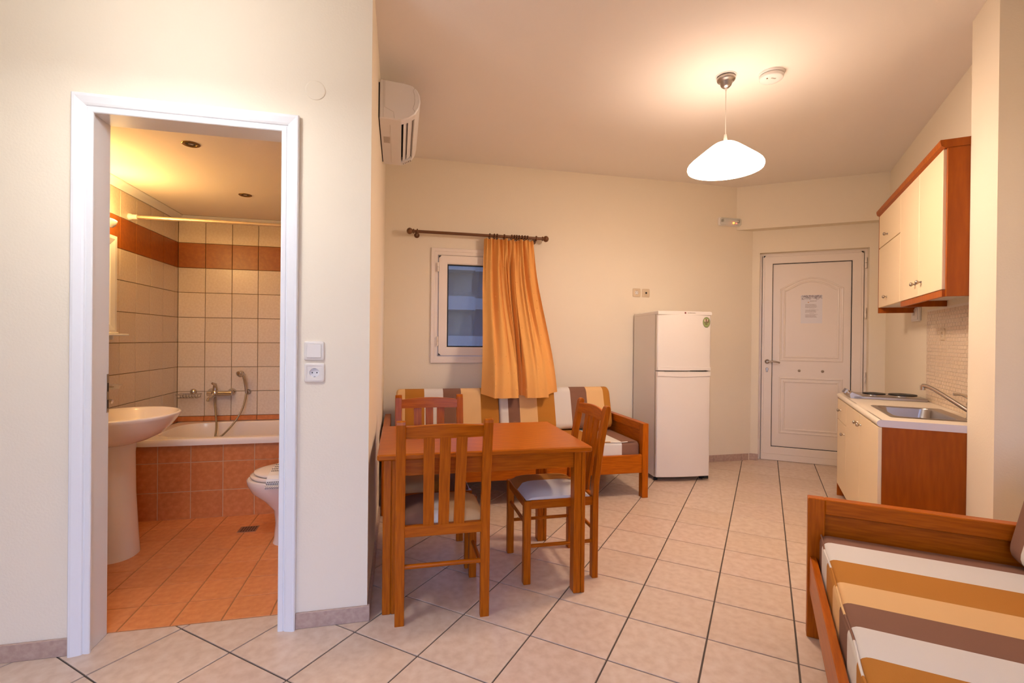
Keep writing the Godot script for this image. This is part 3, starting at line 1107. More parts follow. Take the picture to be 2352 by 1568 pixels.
	m.loft([rr.call(SX0, SX1, SZ0, SZ1, 0.8385, 0.02), rr.call(SX0 + 0.004, SX1 - 0.004, SZ0 + 0.004, SZ1 - 0.004, 0.842, 0.02), rr.call(SX0 + 0.028, SX1 - 0.06, SZ0 + 0.028, SZ1 - 0.028, 0.842, 0.05)], true)
	m.loft([rr.call(SX0 + 0.028, SX1 - 0.06, SZ0 + 0.028, SZ1 - 0.028, 0.842, 0.05), rr.call(SX0 + 0.034, SX1 - 0.066, SZ0 + 0.034, SZ1 - 0.034, 0.834, 0.05), rr.call(SX0 + 0.045, SX1 - 0.075, SZ0 + 0.045, SZ1 - 0.045, 0.74, 0.06), rr.call(SX0 + 0.06, SX1 - 0.09, SZ0 + 0.06, SZ1 - 0.06, 0.7, 0.06)], true, false, true, -1.0)
	put(m, "bowl", mt.steel, s)
	m = mb(s)
	m.lathe([[0.04, 0.0], [0.038, 0.004], [0.0, 0.003]], Vector3(0.83, 0.701, 3.69), Vector3.UP, 20)
	put(m, "drain", mt.chrome, s)
	# mixer tap
	var tp := thing("kitchen_tap", "chrome mixer tap with long curved spout over the kitchen sink", "tap", KA, Vector3(1.03, 0.842, 3.5))
	m = mb(tp)
	var B := Vector3(1.03, 0.842, 3.5)
	m.lathe([[0.026, 0.0], [0.026, 0.006], [0.022, 0.01], [0.022, 0.075], [0.024, 0.08], [0.02, 0.1], [0.0, 0.106]], B, Vector3.UP, 20)
	put(m, "body", mt.chrome, tp)
	m = mb(tp)
	m.tube([B + Vector3(-0.005, 0.04, 0.012), B + Vector3(-0.045, 0.078, 0.085), B + Vector3(-0.085, 0.116, 0.157), B + Vector3(-0.11, 0.138, 0.2), B + Vector3(-0.128, 0.15, 0.23), B + Vector3(-0.142, 0.156, 0.25), B + Vector3(-0.15, 0.154, 0.263)], [0.012, 0.0115, 0.011, 0.011, 0.011, 0.012, 0.0135], 12)
	m.cyl(B + Vector3(-0.15, 0.158, 0.263), B + Vector3(-0.15, 0.13, 0.263), 0.0145)
	put(m, "spout", mt.chrome, tp)
	m = mb(tp)
	m.tube([B + Vector3(0, 0.1, 0), B + Vector3(-0.018, 0.12, 0), B + Vector3(-0.045, 0.132, 0), B + Vector3(-0.08, 0.134, 0)], [0.012, 0.009, 0.006, 0.008], 10)
	put(m, "lever", mt.chrome, tp)
	# two-plate hob
	var h := thing("hob", "stainless two-plate electric hob with front knobs on the worktop", "hob", KA, Vector3(0.85, 0.838, 4.57))
	var HZ0 := 4.40
	var HZ1 := 4.74
	m = mb(h)
	m.box(0.625, 1.06, 0.838, 0.86, HZ0, HZ1, 0.004)
	m.prism(PackedVector2Array([Vector2(0.605, 0.84), Vector2(0.60, 0.868), Vector2(0.612, 0.884), Vector2(0.675, 0.86), Vector2(0.675, 0.84)]), Vector3(0, 0, HZ0), Vector3.RIGHT, Vector3.UP, Vector3(0, 0, 1), HZ1 - HZ0, 0.0, true)
	put(m, "tray", mt.steel, h)
	for x in [0.775, 0.95]:
		m = mb(h)
		var r := 0.072 if x < 0.9 else 0.086
		m.lathe([[r + 0.012, 0.0], [r + 0.012, 0.003], [r + 0.004, 0.005]], Vector3(x, 0.86, 4.57), Vector3.UP, 36, 1.0, false, true)
		put(m, "trim_ring", mt.chrome, h)
		m = mb(h)
		m.lathe([[r, 0.004], [r, 0.012], [r - 0.003, 0.014], [0.028, 0.014], [0.026, 0.012], [0.0, 0.012]], Vector3(x, 0.86, 4.57), Vector3.UP, 36)
		put(m, "hotplate", mt.hotplate, h)
	for z in [4.47, 4.56]:
		m = mb(h)
		var ax := Vector3(-0.75, 0.55, 0)
		m.lathe([[0.02, 0.0], [0.019, 0.012], [0.016, 0.016], [0.0, 0.016]], Vector3(0.603, 0.872, z), ax, 18)
		m.xf = Transform3D(Basis(Vector3(0, 0, 1), atan2(0.55, -0.75)), Vector3(0.603, 0.872, z))
		m.box(0.014, 0.03, -0.018, 0.018, -0.005, 0.005, 0.002)
		m.xf = Transform3D()
		put(m, "knob", mt.nickel, h)
	# upper units
	var U0 := 0.853
	var YB := 1.535
	var YT := 2.262
	var u1 := thing("wall_cabinet", "tall two-door beige wall cabinet with orange-brown end panel above the sink", "cabinet", KA, Vector3(0.96, 1.5, 3.7))
	bx(u1, "side_panel", mt.laminate, U0 - 0.004, 1.078, 1.497, YT, ZN, ZN + 0.018, 0.001)
	bx(u1, "side_panel", mt.laminate, U0, 1.078, 1.497, YT, 4.112, 4.13)
	bx(u1, "carcass", mt.carcass_white, U0, 1.078, YB, YB + 0.018, ZN + 0.018, 4.112)
	bx(u1, "top_panel", mt.carcass_white, U0, 1.078, YT - 0.018, YT, ZN + 0.018, 4.112)
	bx(u1, "back_panel", mt.carcass_white, 1.066, 1.078, YB, YT, ZN + 0.018, 4.112)
	bx(u1, "pelmet", mt.laminate, U0 - 0.016, U0, 1.497, YB - 0.003, ZN + 0.018, 4.112, 0.001)
	for r in [[ZN + 0.018, 3.689, 3.63], [3.693, 4.128, 3.75]]:
		var d := bx(u1, "door", mt.cabinet_front, U0 - 0.018, U0, YB, YT - 0.002, r[0], r[1], 0.0015)
		knob(d, Vector3(U0 - 0.018, 1.612, r[2]), L)
	var u2 := thing("wall_cabinet", "beige wall cabinet with two stacked doors nearest the entry door", "cabinet", KA, Vector3(0.96, 1.5, 4.46))
	bx(u2, "side_panel", mt.carcass_white, U0, 1.078, YB, YT, 4.132, 4.15)
	bx(u2, "side_panel", mt.laminate, U0 - 0.018, 1.078, 1.492, YT, ZF - 0.018, ZF, 0.001)
	bx(u2, "carcass", mt.carcass_white, U0, 1.078, YB, YB + 0.018, 4.15, ZF - 0.018)
	bx(u2, "shelf", mt.carcass_white, U0, 1.078, 1.99, 2.008, 4.15, ZF - 0.018)
	bx(u2, "top_panel", mt.carcass_white, U0, 1.078, YT - 0.018, YT, 4.15, ZF - 0.018)
	bx(u2, "back_panel", mt.carcass_white, 1.066, 1.078, YB, YT, 4.15, ZF - 0.018)
	for r in [[YB, 2.0, 1.6], [2.006, YT - 0.002, 2.068]]:
		var d := bx(u2, "door", mt.cabinet_front, U0 - 0.018, U0, r[0], r[1], 4.132, ZF - 0.02, 0.0015)
		knob(d, Vector3(U0 - 0.018, r[2], 4.5), L)
	var cn := thing("cornice_board", "orange-brown cornice strip along the top of the wall cabinets", "cornice", KA, Vector3(0.95, YT, 4.03))
	m = mb(cn)
	var cr := []
	for z in [ZN - 0.002, ZF + 0.002]:
		var rg := PackedVector3Array()
		for p in [[1.078, 0.0], [0.838, 0.0], [0.822, 0.012], [0.818, 0.03], [0.818, 0.042], [1.078, 0.042]]:
			rg.append(Vector3(p[0], YT + p[1], z))
		cr.append(rg)
	for j in 6:
		m.poly([cr[0][j], cr[0][(j + 1) % 6], cr[1][(j + 1) % 6], cr[1][j]], ((cr[0][j] + cr[0][(j + 1) % 6]) / 2 - Vector3(0.95, YT + 0.021, ZN)))
	m.prism(PackedVector2Array([Vector2(1.078, 0), Vector2(0.838, 0), Vector2(0.822, 0.012), Vector2(0.818, 0.03), Vector2(0.818, 0.042), Vector2(1.078, 0.042)]), Vector3(0, YT, ZN - 0.002), Vector3.RIGHT, Vector3.UP, Vector3(0, 0, -1), 0.001)
	m.prism(PackedVector2Array([Vector2(1.078, 0), Vector2(0.838, 0), Vector2(0.822, 0.012), Vector2(0.818, 0.03), Vector2(0.818, 0.042), Vector2(1.078, 0.042)]), Vector3(0, YT, ZF + 0.002), Vector3.RIGHT, Vector3.UP, Vector3(0, 0, 1), 0.001)
	put(m, "strip", mt.laminate, cn)
	# mosaic backsplash: too small to pick apart
	var bs := structure("trim_backsplash", KA, Vector3(1.08, 0.84, 4.0), "cream mosaic tiles on the wall between worktop and wall cabinets")
	bx(bs, "mortar", mt.mosaic_grout, 1.0765, 1.08, 0.838, 1.497, ZN, 4.52)
	m = mb(bs)
	var rng := RandomNumberGenerator.new()
	rng.seed = 31
	var y := 0.841
	var row := 0
	while y + 0.022 < 1.5:
		var z := ZN + (0.0 if row % 2 == 0 else -0.024)
		while z < 4.52:
			var za := maxf(z, ZN)
			var zb := minf(z + 0.0465, 4.518)
			if zb - za > 0.004:
				m.box(1.0735 - rng.randf() * 0.0006, 1.077, y, y + 0.0215, za, zb)
			z += 0.049
		y += 0.0238
		row += 1
	var mo := put(m, "mosaic_tiles", mt.mosaic, bs)
	mo.set_meta("kind", "stuff")
	# socket on the mosaic and a small white control box
	wall_plate("power_socket", "cream power socket on the mosaic backsplash above the tap", "socket", KA, Vector3(1.0735, 1.315, 4.16), Vector3.LEFT, Vector3(0, 0, -1), 0.08, "socket", "", "beige_plastic")
	var th := thing("control_box", "small white control box on the kitchen wall under the wall cabinet", "control box", KA, Vector3(1.08, 1.41, 4.78))
	bx(th, "case", mt.white_plastic, 1.062, 1.08, 1.425, 1.53, 4.68, 4.88, 0.004)
	bx(th, "cover", mt.white_plastic, 1.058, 1.063, 1.437, 1.518, 4.7, 4.86, 0.003)
	bx(th, "display", mt.nickel, 1.0565, 1.059, 1.47, 1.5, 4.77, 4.82)

# square wall fittings; c = centre on the wall face, nrm out of the wall, u = sideways
func wall_plate(called: String, label: String, category: String, heading: float, c: Vector3, nrm: Vector3, u: Vector3, size: float, kind: String, group: String, tone := "cream_plastic") -> void:
	var t := thing(called, label, category, heading, c, group)
	var h := size / 2
	var m := mb(t)
	var rings := []
	for r in [[h, 0.0], [h, 0.004], [h - 0.003, 0.0075], [h * 0.72, 0.0085], [h * 0.71, 0.006]]:
		var g := PackedVector3Array()
		for k in 32:
			var a := TAU * k / 32
			var cx := signf(cos(a)) * pow(absf(cos(a)), 0.22)
			var cy := signf(sin(a)) * pow(absf(sin(a)), 0.22)
			g.append(c + u * cx * r[0] + Vector3.UP * cy * r[0] + nrm * r[1])
		rings.append(g)
	m.loft(rings)
	put(m, "frame", mt[tone], t)
	var s := h * 0.705
	var B := Basis(u, Vector3.UP, nrm)
	m = mb(t)
	m.xf = Transform3D(B, c)
	if kind == "switch":
		m.xf = Transform3D(B * Basis(Vector3.RIGHT, -0.03), c)
		m.box(-s, s, -s, s, 0.002, 0.0105, 0.0015)
		put(m, "rocker", mt[tone], t)
		return
	m.xf = Transform3D()
	if kind == "aerial":
		m.xf = Transform3D(B, c)
		m.box(-s, s, -s, s, 0.002, 0.008, 0.001)
		put(m, "insert", mt[tone], t)
		m = mb(t)
		m.lathe([[0.009, 0.007], [0.009, 0.012], [0.006, 0.012], [0.005, 0.009], [0.0, 0.009]], c, nrm, 16)
		put(m, "aerial_port", mt.black, t)
		return
	# socket: square insert with a round recess
	var sq := PackedVector3Array()
	var ci := PackedVector3Array()
	var lo := PackedVector3Array()
	var R := size * 0.24
	for k in 40:
		var a := TAU * k / 40
		var f := maxf(absf(cos(a)), absf(sin(a)))
		sq.append(c + (u * cos(a) + Vector3.UP * sin(a)) / f * s + nrm * 0.0075)
		ci.append(c + (u * cos(a) + Vector3.UP * sin(a)) * R + nrm * 0.0075)
		lo.append(c + (u * cos(a) + Vector3.UP * sin(a)) * R * 0.96 + nrm * 0.0005)
	for k in 40:
		m.poly([sq[k], sq[(k + 1) % 40], ci[(k + 1) % 40], ci[k]], nrm)
		var mid := (ci[k] + lo[k]) / 2
		m.poly([ci[k], ci[(k + 1) % 40], lo[(k + 1) % 40], lo[k]], c - mid)
	put(m, "insert", mt[tone], t)
	m = mb(t)
	m.poly(Array(lo), nrm)
	put(m, "well", mt.white_plastic, t)
	for dx in [-0.0095, 0.0095]:
		m = mb(t)
		m.lathe([[0.0028, 0.0004], [0.0028, 0.0009]], c + u * dx, nrm, 12, 1.0, false, true)
		put(m, "pin_hole", mt.black, t)
	for sy in [-1.0, 1.0]:
		m = mb(t)
		m.xf = Transform3D(B, c)
		m.box(-0.003, 0.003, sy * R * 0.8 - 0.002, sy * R * 0.8 + 0.002, 0.0005, 0.006)
		put(m, "earth_clip", mt.nickel, t)

func build_wall_fittings() -> void:
	var F := Vector3(0, 0, -1)
	wall_plate("light_switch", "cream light switch on the wall right of the bathroom doorway", "switch", 0, Vector3(-0.354, 1.193, 2.247), F, Vector3.RIGHT, 0.084, "switch", "")
	wall_plate("power_socket", "cream power socket directly below the light switch", "socket", 0, Vector3(-0.352, 1.099, 2.247), F, Vector3.RIGHT, 0.084, "socket", "")
	wall_plate("power_socket", "cream power socket on the wall above the fridge, left of the pair", "socket", 0, Vector3(2.318, 1.735, 4.48), F, Vector3.RIGHT, 0.085, "socket", "", "beige_plastic")
	wall_plate("aerial_socket", "cream aerial socket on the wall above the fridge, right of the pair", "socket", 0, Vector3(2.42, 1.734, 4.48), F, Vector3.RIGHT, 0.083, "aerial", "", "beige_plastic")
	var t := thing("cover_plate", "round cream blanking plate on the wall above the light switch", "cover plate", 0, Vector3(-0.359, 2.316, 2.247))
	var m := mb(t)
	m.lathe([[0.0415, 0.0], [0.0415, 0.0015], [0.0395, 0.003], [0.036, 0.0035], [0.0, 0.0035]], Vector3(-0.359, 2.316, 2.247), F, 40)
	put(m, "disc", mt.wall, t)
	# emergency light
	var e := thing("emergency_light", "small white emergency light with glowing amber lamp high beside the entry door", "light", 0, Vector3(3.365, 2.462, 4.48))
	bx(e, "case", mt.white_plastic, 3.235, 3.49, 2.462, 2.545, 4.455, 4.48, 0.006)
	m = mb(e)
	m.cyl(Vector3(3.27, 2.512, 4.438), Vector3(3.455, 2.512, 4.438), 0.007)
	put(m, "tube", mt.white_plastic, e)
	for x in [3.258, 3.45]:
		bx(e, "tube_holder", mt.nickel, x, x + 0.016, 2.498, 2.526, 4.428, 4.456, 0.002)
	m = mb(e)
	m.box(3.24, 3.485, 2.466, 2.541, 4.42, 4.458, 0.012)
	put(m, "cover", mt.clear_glass, e)
	m = mb(e)
	m.ball(Vector3(3.375, 2.484, 4.412), 0.011)
	put(m, "lamp_amber", glow("amber_glow", Color(1.0, 0.5, 0.02), 2.4), e)
	m = mb(e)
	m.ball(Vector3(3.41, 2.482, 4.414), 0.007)
	put(m, "lamp_red", glow("red_glow", Color(1.0, 0.12, 0.05), 1.2), e)
	var l := OmniLight3D.new()
	l.name = "emergency_glow"
	l.light_color = Color(1.0, 0.6, 0.1)
	l.light_energy = 0.00003
	l.light_size = 0.02
	l.omni_range = 6.0
	l.omni_attenuation = 2.0
	l.shadow_enabled = true
	e.add_child(l)
	l.position = Vector3(3.375 - 3.365, 2.484 - 2.462, 0.085)

# ---- furniture ----
func stripe(c: String) -> Color:
	return {"tan": Color(0.80, 0.50, 0.22), "ochre": Color(0.48, 0.19, 0.02), "white": Color(0.76, 0.71, 0.64), "brown": Color(0.23, 0.108, 0.064), "olive": Color(0.30, 0.19, 0.07)}[c]

# padded block with stripes across its length (x); section points go round (z, y)
func cushion(m: MB, x0: float, x1: float, sec: Callable, r: float, stripes: Array) -> void:
	# stripes: [[x_end, colour], ...]
	var xs := []
	var cols := []
	var marks := [x0, x0 + r * 0.15, x0 + r * 0.5, x0 + r]
	var x := x0 + r
	while x < x1 - r - 0.02:
		x += 0.04
		if x < x1 - r - 0.01:
			marks.append(x)
	marks.append_array([x1 - r, x1 - r * 0.5, x1 - r * 0.15, x1])
	for s in stripes:
		if s[0] > x0 + 0.001 and s[0] < x1 - 0.001:
			marks.append(s[0])
	marks.sort()
	var rings := []
	for k in marks.size():
		var xx: float = marks[k]
		var e := minf(xx - x0, x1 - xx)
		var ins := 0.0 if e >= r else r - sqrt(maxf(0.0, r * r - (r - e) * (r - e)))
		rings.append(sec.call(xx, ins))
		if k < marks.size() - 1:
			var mid: float = (marks[k] + marks[k + 1]) / 2
			var cc: Color = stripe(stripes[stripes.size() - 1][1])
			for s in stripes:
				if mid < s[0]:
					cc = stripe(s[1])
					break
			cols.append(cc)
	m.loft(rings, true, true, true, 1.0, cols)
	m.col = Color(1, 1, 1)

func round_rect(a0: float, a1: float, b0: float, b1: float, r: float, ins: float) -> Array:
	# list of (a, b) round a rectangle with round corners, shrunk by ins
	var out := []
	a0 += ins
	a1 -= ins
	b0 += ins
	b1 -= ins
	r = minf(r, minf(a1 - a0, b1 - b0) / 2 * 0.98)
	for q in [[a1 - r, b1 - r, 0.0], [a0 + r, b1 - r, PI / 2], [a0 + r, b0 + r, PI], [a1 - r, b0 + r, 1.5 * PI]]:
		for k in 6:
			var an: float = q[2] + PI / 2 * k / 5.0
			out.append(Vector2(q[0] + cos(an) * r, q[1] + sin(an) * r))
	return out

func chair(label: String, heading: float, at: Vector3, stripes: Array, along_x: bool) -> void:
	var t := put_thing("dining_chair", label, "chair", heading, at, "dining chairs at the table")
	# local: faces +z (forward); back at -z
	var hw := 0.188
	var zb := -0.185
	var zf := 0.185
	for s in [-1.0, 1.0]:
		var m := mb(t)
		# rear post, raked above the seat, rounded top
		var rows := []
		for r in [[0.0, 0.0], [0.42, 0.0], [0.5, -0.004], [0.7, -0.03], [0.86, -0.06], [0.885, -0.064], [0.897, -0.066], [0.902, -0.067]]:
			var sh := 0.0 if r[0] < 0.89 else (0.004 if r[0] < 0.9 else 0.012)
			var c := Vector3(s * hw, r[0], zb + r[1])
			var g := PackedVector3Array()
			for q in [[-0.0205, -0.013], [-0.018, -0.016], [0.018, -0.016], [0.0205, -0.013], [0.0205, 0.013], [0.018, 0.016], [-0.018, 0.016], [-0.0205, 0.013]]:
				g.append(c + Vector3(q[0] * (1.0 - sh * 6), 0, q[1] - signf(q[1]) * sh))
			rows.append(g)
		for i in rows.size() - 1:
			for j in 8:
				var ctr := Vector3.ZERO
				for p in rows[i]:
					ctr += p / 8.0
				m.poly([rows[i][j], rows[i][(j + 1) % 8], rows[i + 1][(j + 1) % 8], rows[i + 1][j]], (Vector3(rows[i][j]) + rows[i][(j + 1) % 8]) / 2 - ctr)
		m.poly(Array(rows[rows.size() - 1]), Vector3.UP)
		m.poly(Array(rows[0]), Vector3.DOWN)
		put(m, "rear_leg", mt.wood_y, t)
		m = mb(t)
		m.box(s * hw - 0.019, s * hw + 0.019, 0.0, 0.427, zf - 0.019, zf + 0.019, 0.003)
		put(m, "front_leg", mt.wood_y, t)
		bx(t, "seat_rail", mt.wood_z, s * hw - 0.011, s * hw + 0.011, 0.383, 0.427, zb, zf, 0.002)
		m = mb(t)
		m.cyl(Vector3(s * hw, 0.19, zb), Vector3(s * hw, 0.19, zf), 0.0095)
		put(m, "stretcher", mt.wood_z, t)
	bx(t, "seat_rail", mt.wood_x, -hw, hw, 0.383, 0.427, zf - 0.012, zf + 0.012, 0.002)
	bx(t, "seat_rail", mt.wood_x, -hw, hw, 0.383, 0.430, zb - 0.013, zb + 0.013, 0.002)
	var m2 := mb(t)
	m2.cyl(Vector3(-hw, 0.3, zf), Vector3(hw, 0.3, zf), 0.0095)
	put(m2, "stretcher", mt.wood_x, t)
	m2 = mb(t)
	m2.cyl(Vector3(-hw, 0.25, zb), Vector3(hw, 0.25, zb), 0.0105)
	put(m2, "stretcher", mt.wood_x, t)
	# arched crest rail, bowed backwards
	m2 = mb(t)
	var N := 12
	var prev := []
	for i in N + 1:
		var u := i / float(N)
		var x := lerpf(-hw + 0.017, hw - 0.017, u)
		var bow := -0.014 * sin(PI * u)
		var top := 0.874 + 0.011 * sin(PI * u)
		var z0 := zb - 0.052 + bow
		var row := [Vector3(x, 0.822, z0 - 0.004), Vector3(x, 0.822, z0 + 0.014), Vector3(x, top - 0.003, z0 + 0.007), Vector3(x, top, z0 + 0.003), Vector3(x, top, z0 - 0.007), Vector3(x, top - 0.003, z0 - 0.011)]
		if i:
			for j in 6:
				m2.poly([prev[j], prev[(j + 1) % 6], row[(j + 1) % 6], row[j]], (Vector3(prev[j]) + prev[(j + 1) % 6]) / 2 - Vector3(prev[0].x, 0.848, z0))
		prev = row
	put(m2, "crest_rail", mt.wood_x, t)
	for x in [-0.066, 0.0, 0.068]:
		m2 = mb(t)
		var rows := []
		for i in 7:
			var u := i / 6.0
			var yy := lerpf(0.426, 0.828, u)
			var zz := zb - 0.005 - 0.052 * pow(u, 1.4) - 0.008 * u - 0.004 * sin(PI * u)
			var xx := float(x) * lerpf(1.0, 1.06, u)
			rows.append(PackedVector3Array([Vector3(xx - 0.0235, yy, zz - 0.006), Vector3(xx + 0.0235, yy, zz - 0.006), Vector3(xx + 0.0235, yy, zz + 0.006), Vector3(xx - 0.0235, yy, zz + 0.006)]))
		for i in 6:
			for j in 4:
				m2.poly([rows[i][j], rows[i][(j + 1) % 4], rows[i + 1][(j + 1) % 4], rows[i + 1][j]], [Vector3(0, 0, -1), Vector3.RIGHT, Vector3(0, 0, 1), Vector3.LEFT][j])
		put(m2, "slat", mt.wood_y, t)
	# padded seat: grid of columns across x, domed, stripes run front to back
	m2 = mb(t)
	var marks := []
	for k in 13:
		marks.append(-0.19 + 0.38 * k / 12.0)
	for s in stripes:
		if absf(s[0]) < 0.185:
			marks.append(s[0])
	marks.sort()
	var rings := []
	var cols := []
	for k in marks.size():
		var x: float = marks[k]
		var ex := pow(1.0 - pow(absf(x) / 0.195, 4), 0.5)
		var g := PackedVector3Array()
		g.append(Vector3(x, 0.42, zf - 0.004))
		for i in 13:
			var u := i / 12.0
			var zz := lerpf(zf + 0.006, zb + 0.022, u)
			var ez := pow(maxf(0.0, 1.0 - pow(absf(u - 0.5) * 2.0, 5)), 0.5)
			g.append(Vector3(x, 0.426 + 0.046 * minf(ex, 1.0) * ez, zz))
		g.append(Vector3(x, 0.42, zb + 0.024))
		rings.append(g)
		if k < marks.size() - 1:
			var mid: float = (marks[k] + marks[k + 1]) / 2
			var cc := stripe(stripes[stripes.size() - 1][1])
			for s in stripes:
				if mid < s[0]:
					cc = stripe(s[1])
					break
			cols.append(cc)
	m2.loft(rings, true, true, true, 1.0, cols)
	put(m2, "seat_pad", mt.striped_cloth, t)

func build_table_and_chairs() -> void:
	var t := thing("dining_table", "orange-brown wooden dining table with square legs in the corner", "table", 0, Vector3(0.42, 0, 2.6))
	var m := mb(t)
	m.box(-0.088, 0.935, 0.702, 0.73, 2.245, 2.985, 0.006)
	put(m, "tabletop", mt.wood_x, t)
	for x in [-0.062, 0.852]:
		for z in [2.268, 2.905]:
			m = mb(t)
			m.box(x, x + 0.037, 0.0, 0.702, z, z + 0.058, 0.003)
			m.box(x + 0.039, x + 0.058, 0.0, 0.702, z, z + 0.058, 0.003)
			m.box(x + 0.03, x + 0.05, 0.004, 0.702, z + 0.005, z + 0.053)
			put(m, "leg", mt.wood_y, t)
	bx(t, "apron", mt.wood_x, -0.004, 0.852, 0.622, 0.702, 2.28, 2.302, 0.002)
	bx(t, "apron", mt.wood_x, -0.004, 0.852, 0.622, 0.702, 2.929, 2.951, 0.002)
	bx(t, "apron", mt.wood_z, -0.05, -0.028, 0.622, 0.702, 2.326, 2.905, 0.002)
	bx(t, "apron", mt.wood_z, 0.875, 0.897, 0.622, 0.702, 2.326, 2.905, 0.002)
	chair("wooden chair with striped pad, its slatted back towards the viewer at the table", 0, Vector3(0.202, 0, 2.365), [[-0.06, "brown"], [0.03, "white"], [0.3, "tan"]], true)
	chair("wooden chair pulled up to the table's right side, white and ochre pad", -90, Vector3(0.835, 0, 2.605), [[0.0, "white"], [0.3, "ochre"]], true)
	chair("wooden chair on the far side of the table in front of the sofa", 180, Vector3(0.192, 0, 2.84), [[-0.05, "brown"], [0.02, "ochre"], [0.3, "tan"]], true)

func sofa(label: String, heading: float, at: Vector3) -> Node3D:
	# local: x along the length, front at z = 0, back towards +z (forward)
	var L := 2.06
	var D := 0.86
	var t := put_thing("sofa_frame", label, "sofa", heading, at, "wooden daybed sofas")
	for s in 2:
		var a := 0.0 if s == 0 else L - 0.05
		var b := a + 0.05
		bx(t, "leg", mt.wood_y, a, b, 0.0, 0.592, 0.0, 0.062, 0.003)
		bx(t, "leg", mt.wood_y, a, b, 0.0, 0.592, D - 0.06, D, 0.003)
		bx(t, "arm_rail", mt.wood_z, a, b, 0.53, 0.592, 0.062, D - 0.06, 0.003)
		bx(t, "arm_rail", mt.wood_z, a, b, 0.2, 0.27, 0.062, D - 0.06, 0.002)
		bx(t, "arm_panel", mt.wood_z, a + 0.018, b - 0.018, 0.27, 0.53, 0.062, D - 0.06)
	bx(t, "front_rail", mt.wood_x, 0.05, L - 0.05, 0.2, 0.345, 0.008, 0.034, 0.003)
	bx(t, "back_rail", mt.wood_x, 0.05, L - 0.05, 0.2, 0.345, D - 0.04, D - 0.014, 0.003)
	for k in 12:
		var x := 0.09 + k * 0.155
		bx(t, "slat", mt.wood_z, x, x + 0.08, 0.272, 0.29, 0.034, D - 0.04, 0.002)
	return t

func striped_block(called: String, label: String, category: String, heading: float, at: Vector3, x0: float, x1: float, sec: Callable, r: float, stripes: Array, pipes: Array, group: String) -> void:
	var t := put_thing(called, label, category, heading, at, group)
	var m := mb(t)
	cushion(m, x0, x1, sec, r, stripes)
	var b := put(m, "cover", mt.striped_cloth, t)
	for p in pipes:
		# piping follows an edge; its own stripes fall a little apart from the cover's
		m = mb(t)
		var pts := []
		var cols := []
		var x := x0 + r * 0.6
		while x < x1 - r * 0.6:
			pts.append(Vector3(x, p.y + 0.003 * sin(x * 23.0), p.x + 0.002 * sin(x * 17.0)))
			var cc := stripe("white")
			for s in stripes:
				if x + 0.02 < s[0] + 0.07:
					cc = stripe(s[1])
					break
			cols.append(cc)
			x += 0.03
		cols.pop_back()
		m.tube(pts, 0.0036, 6, true, cols)
		put(m, "piping", mt.striped_cloth, b)

func repeat_stripes(first: Array, from: float, to: float, seq: Array, w: float) -> Array:
	var out := first.duplicate()
	var x := from
	var k := 0
	while x < to:
		x += w
		out.append([x, seq[k % seq.size()]])
		k += 1
	return out

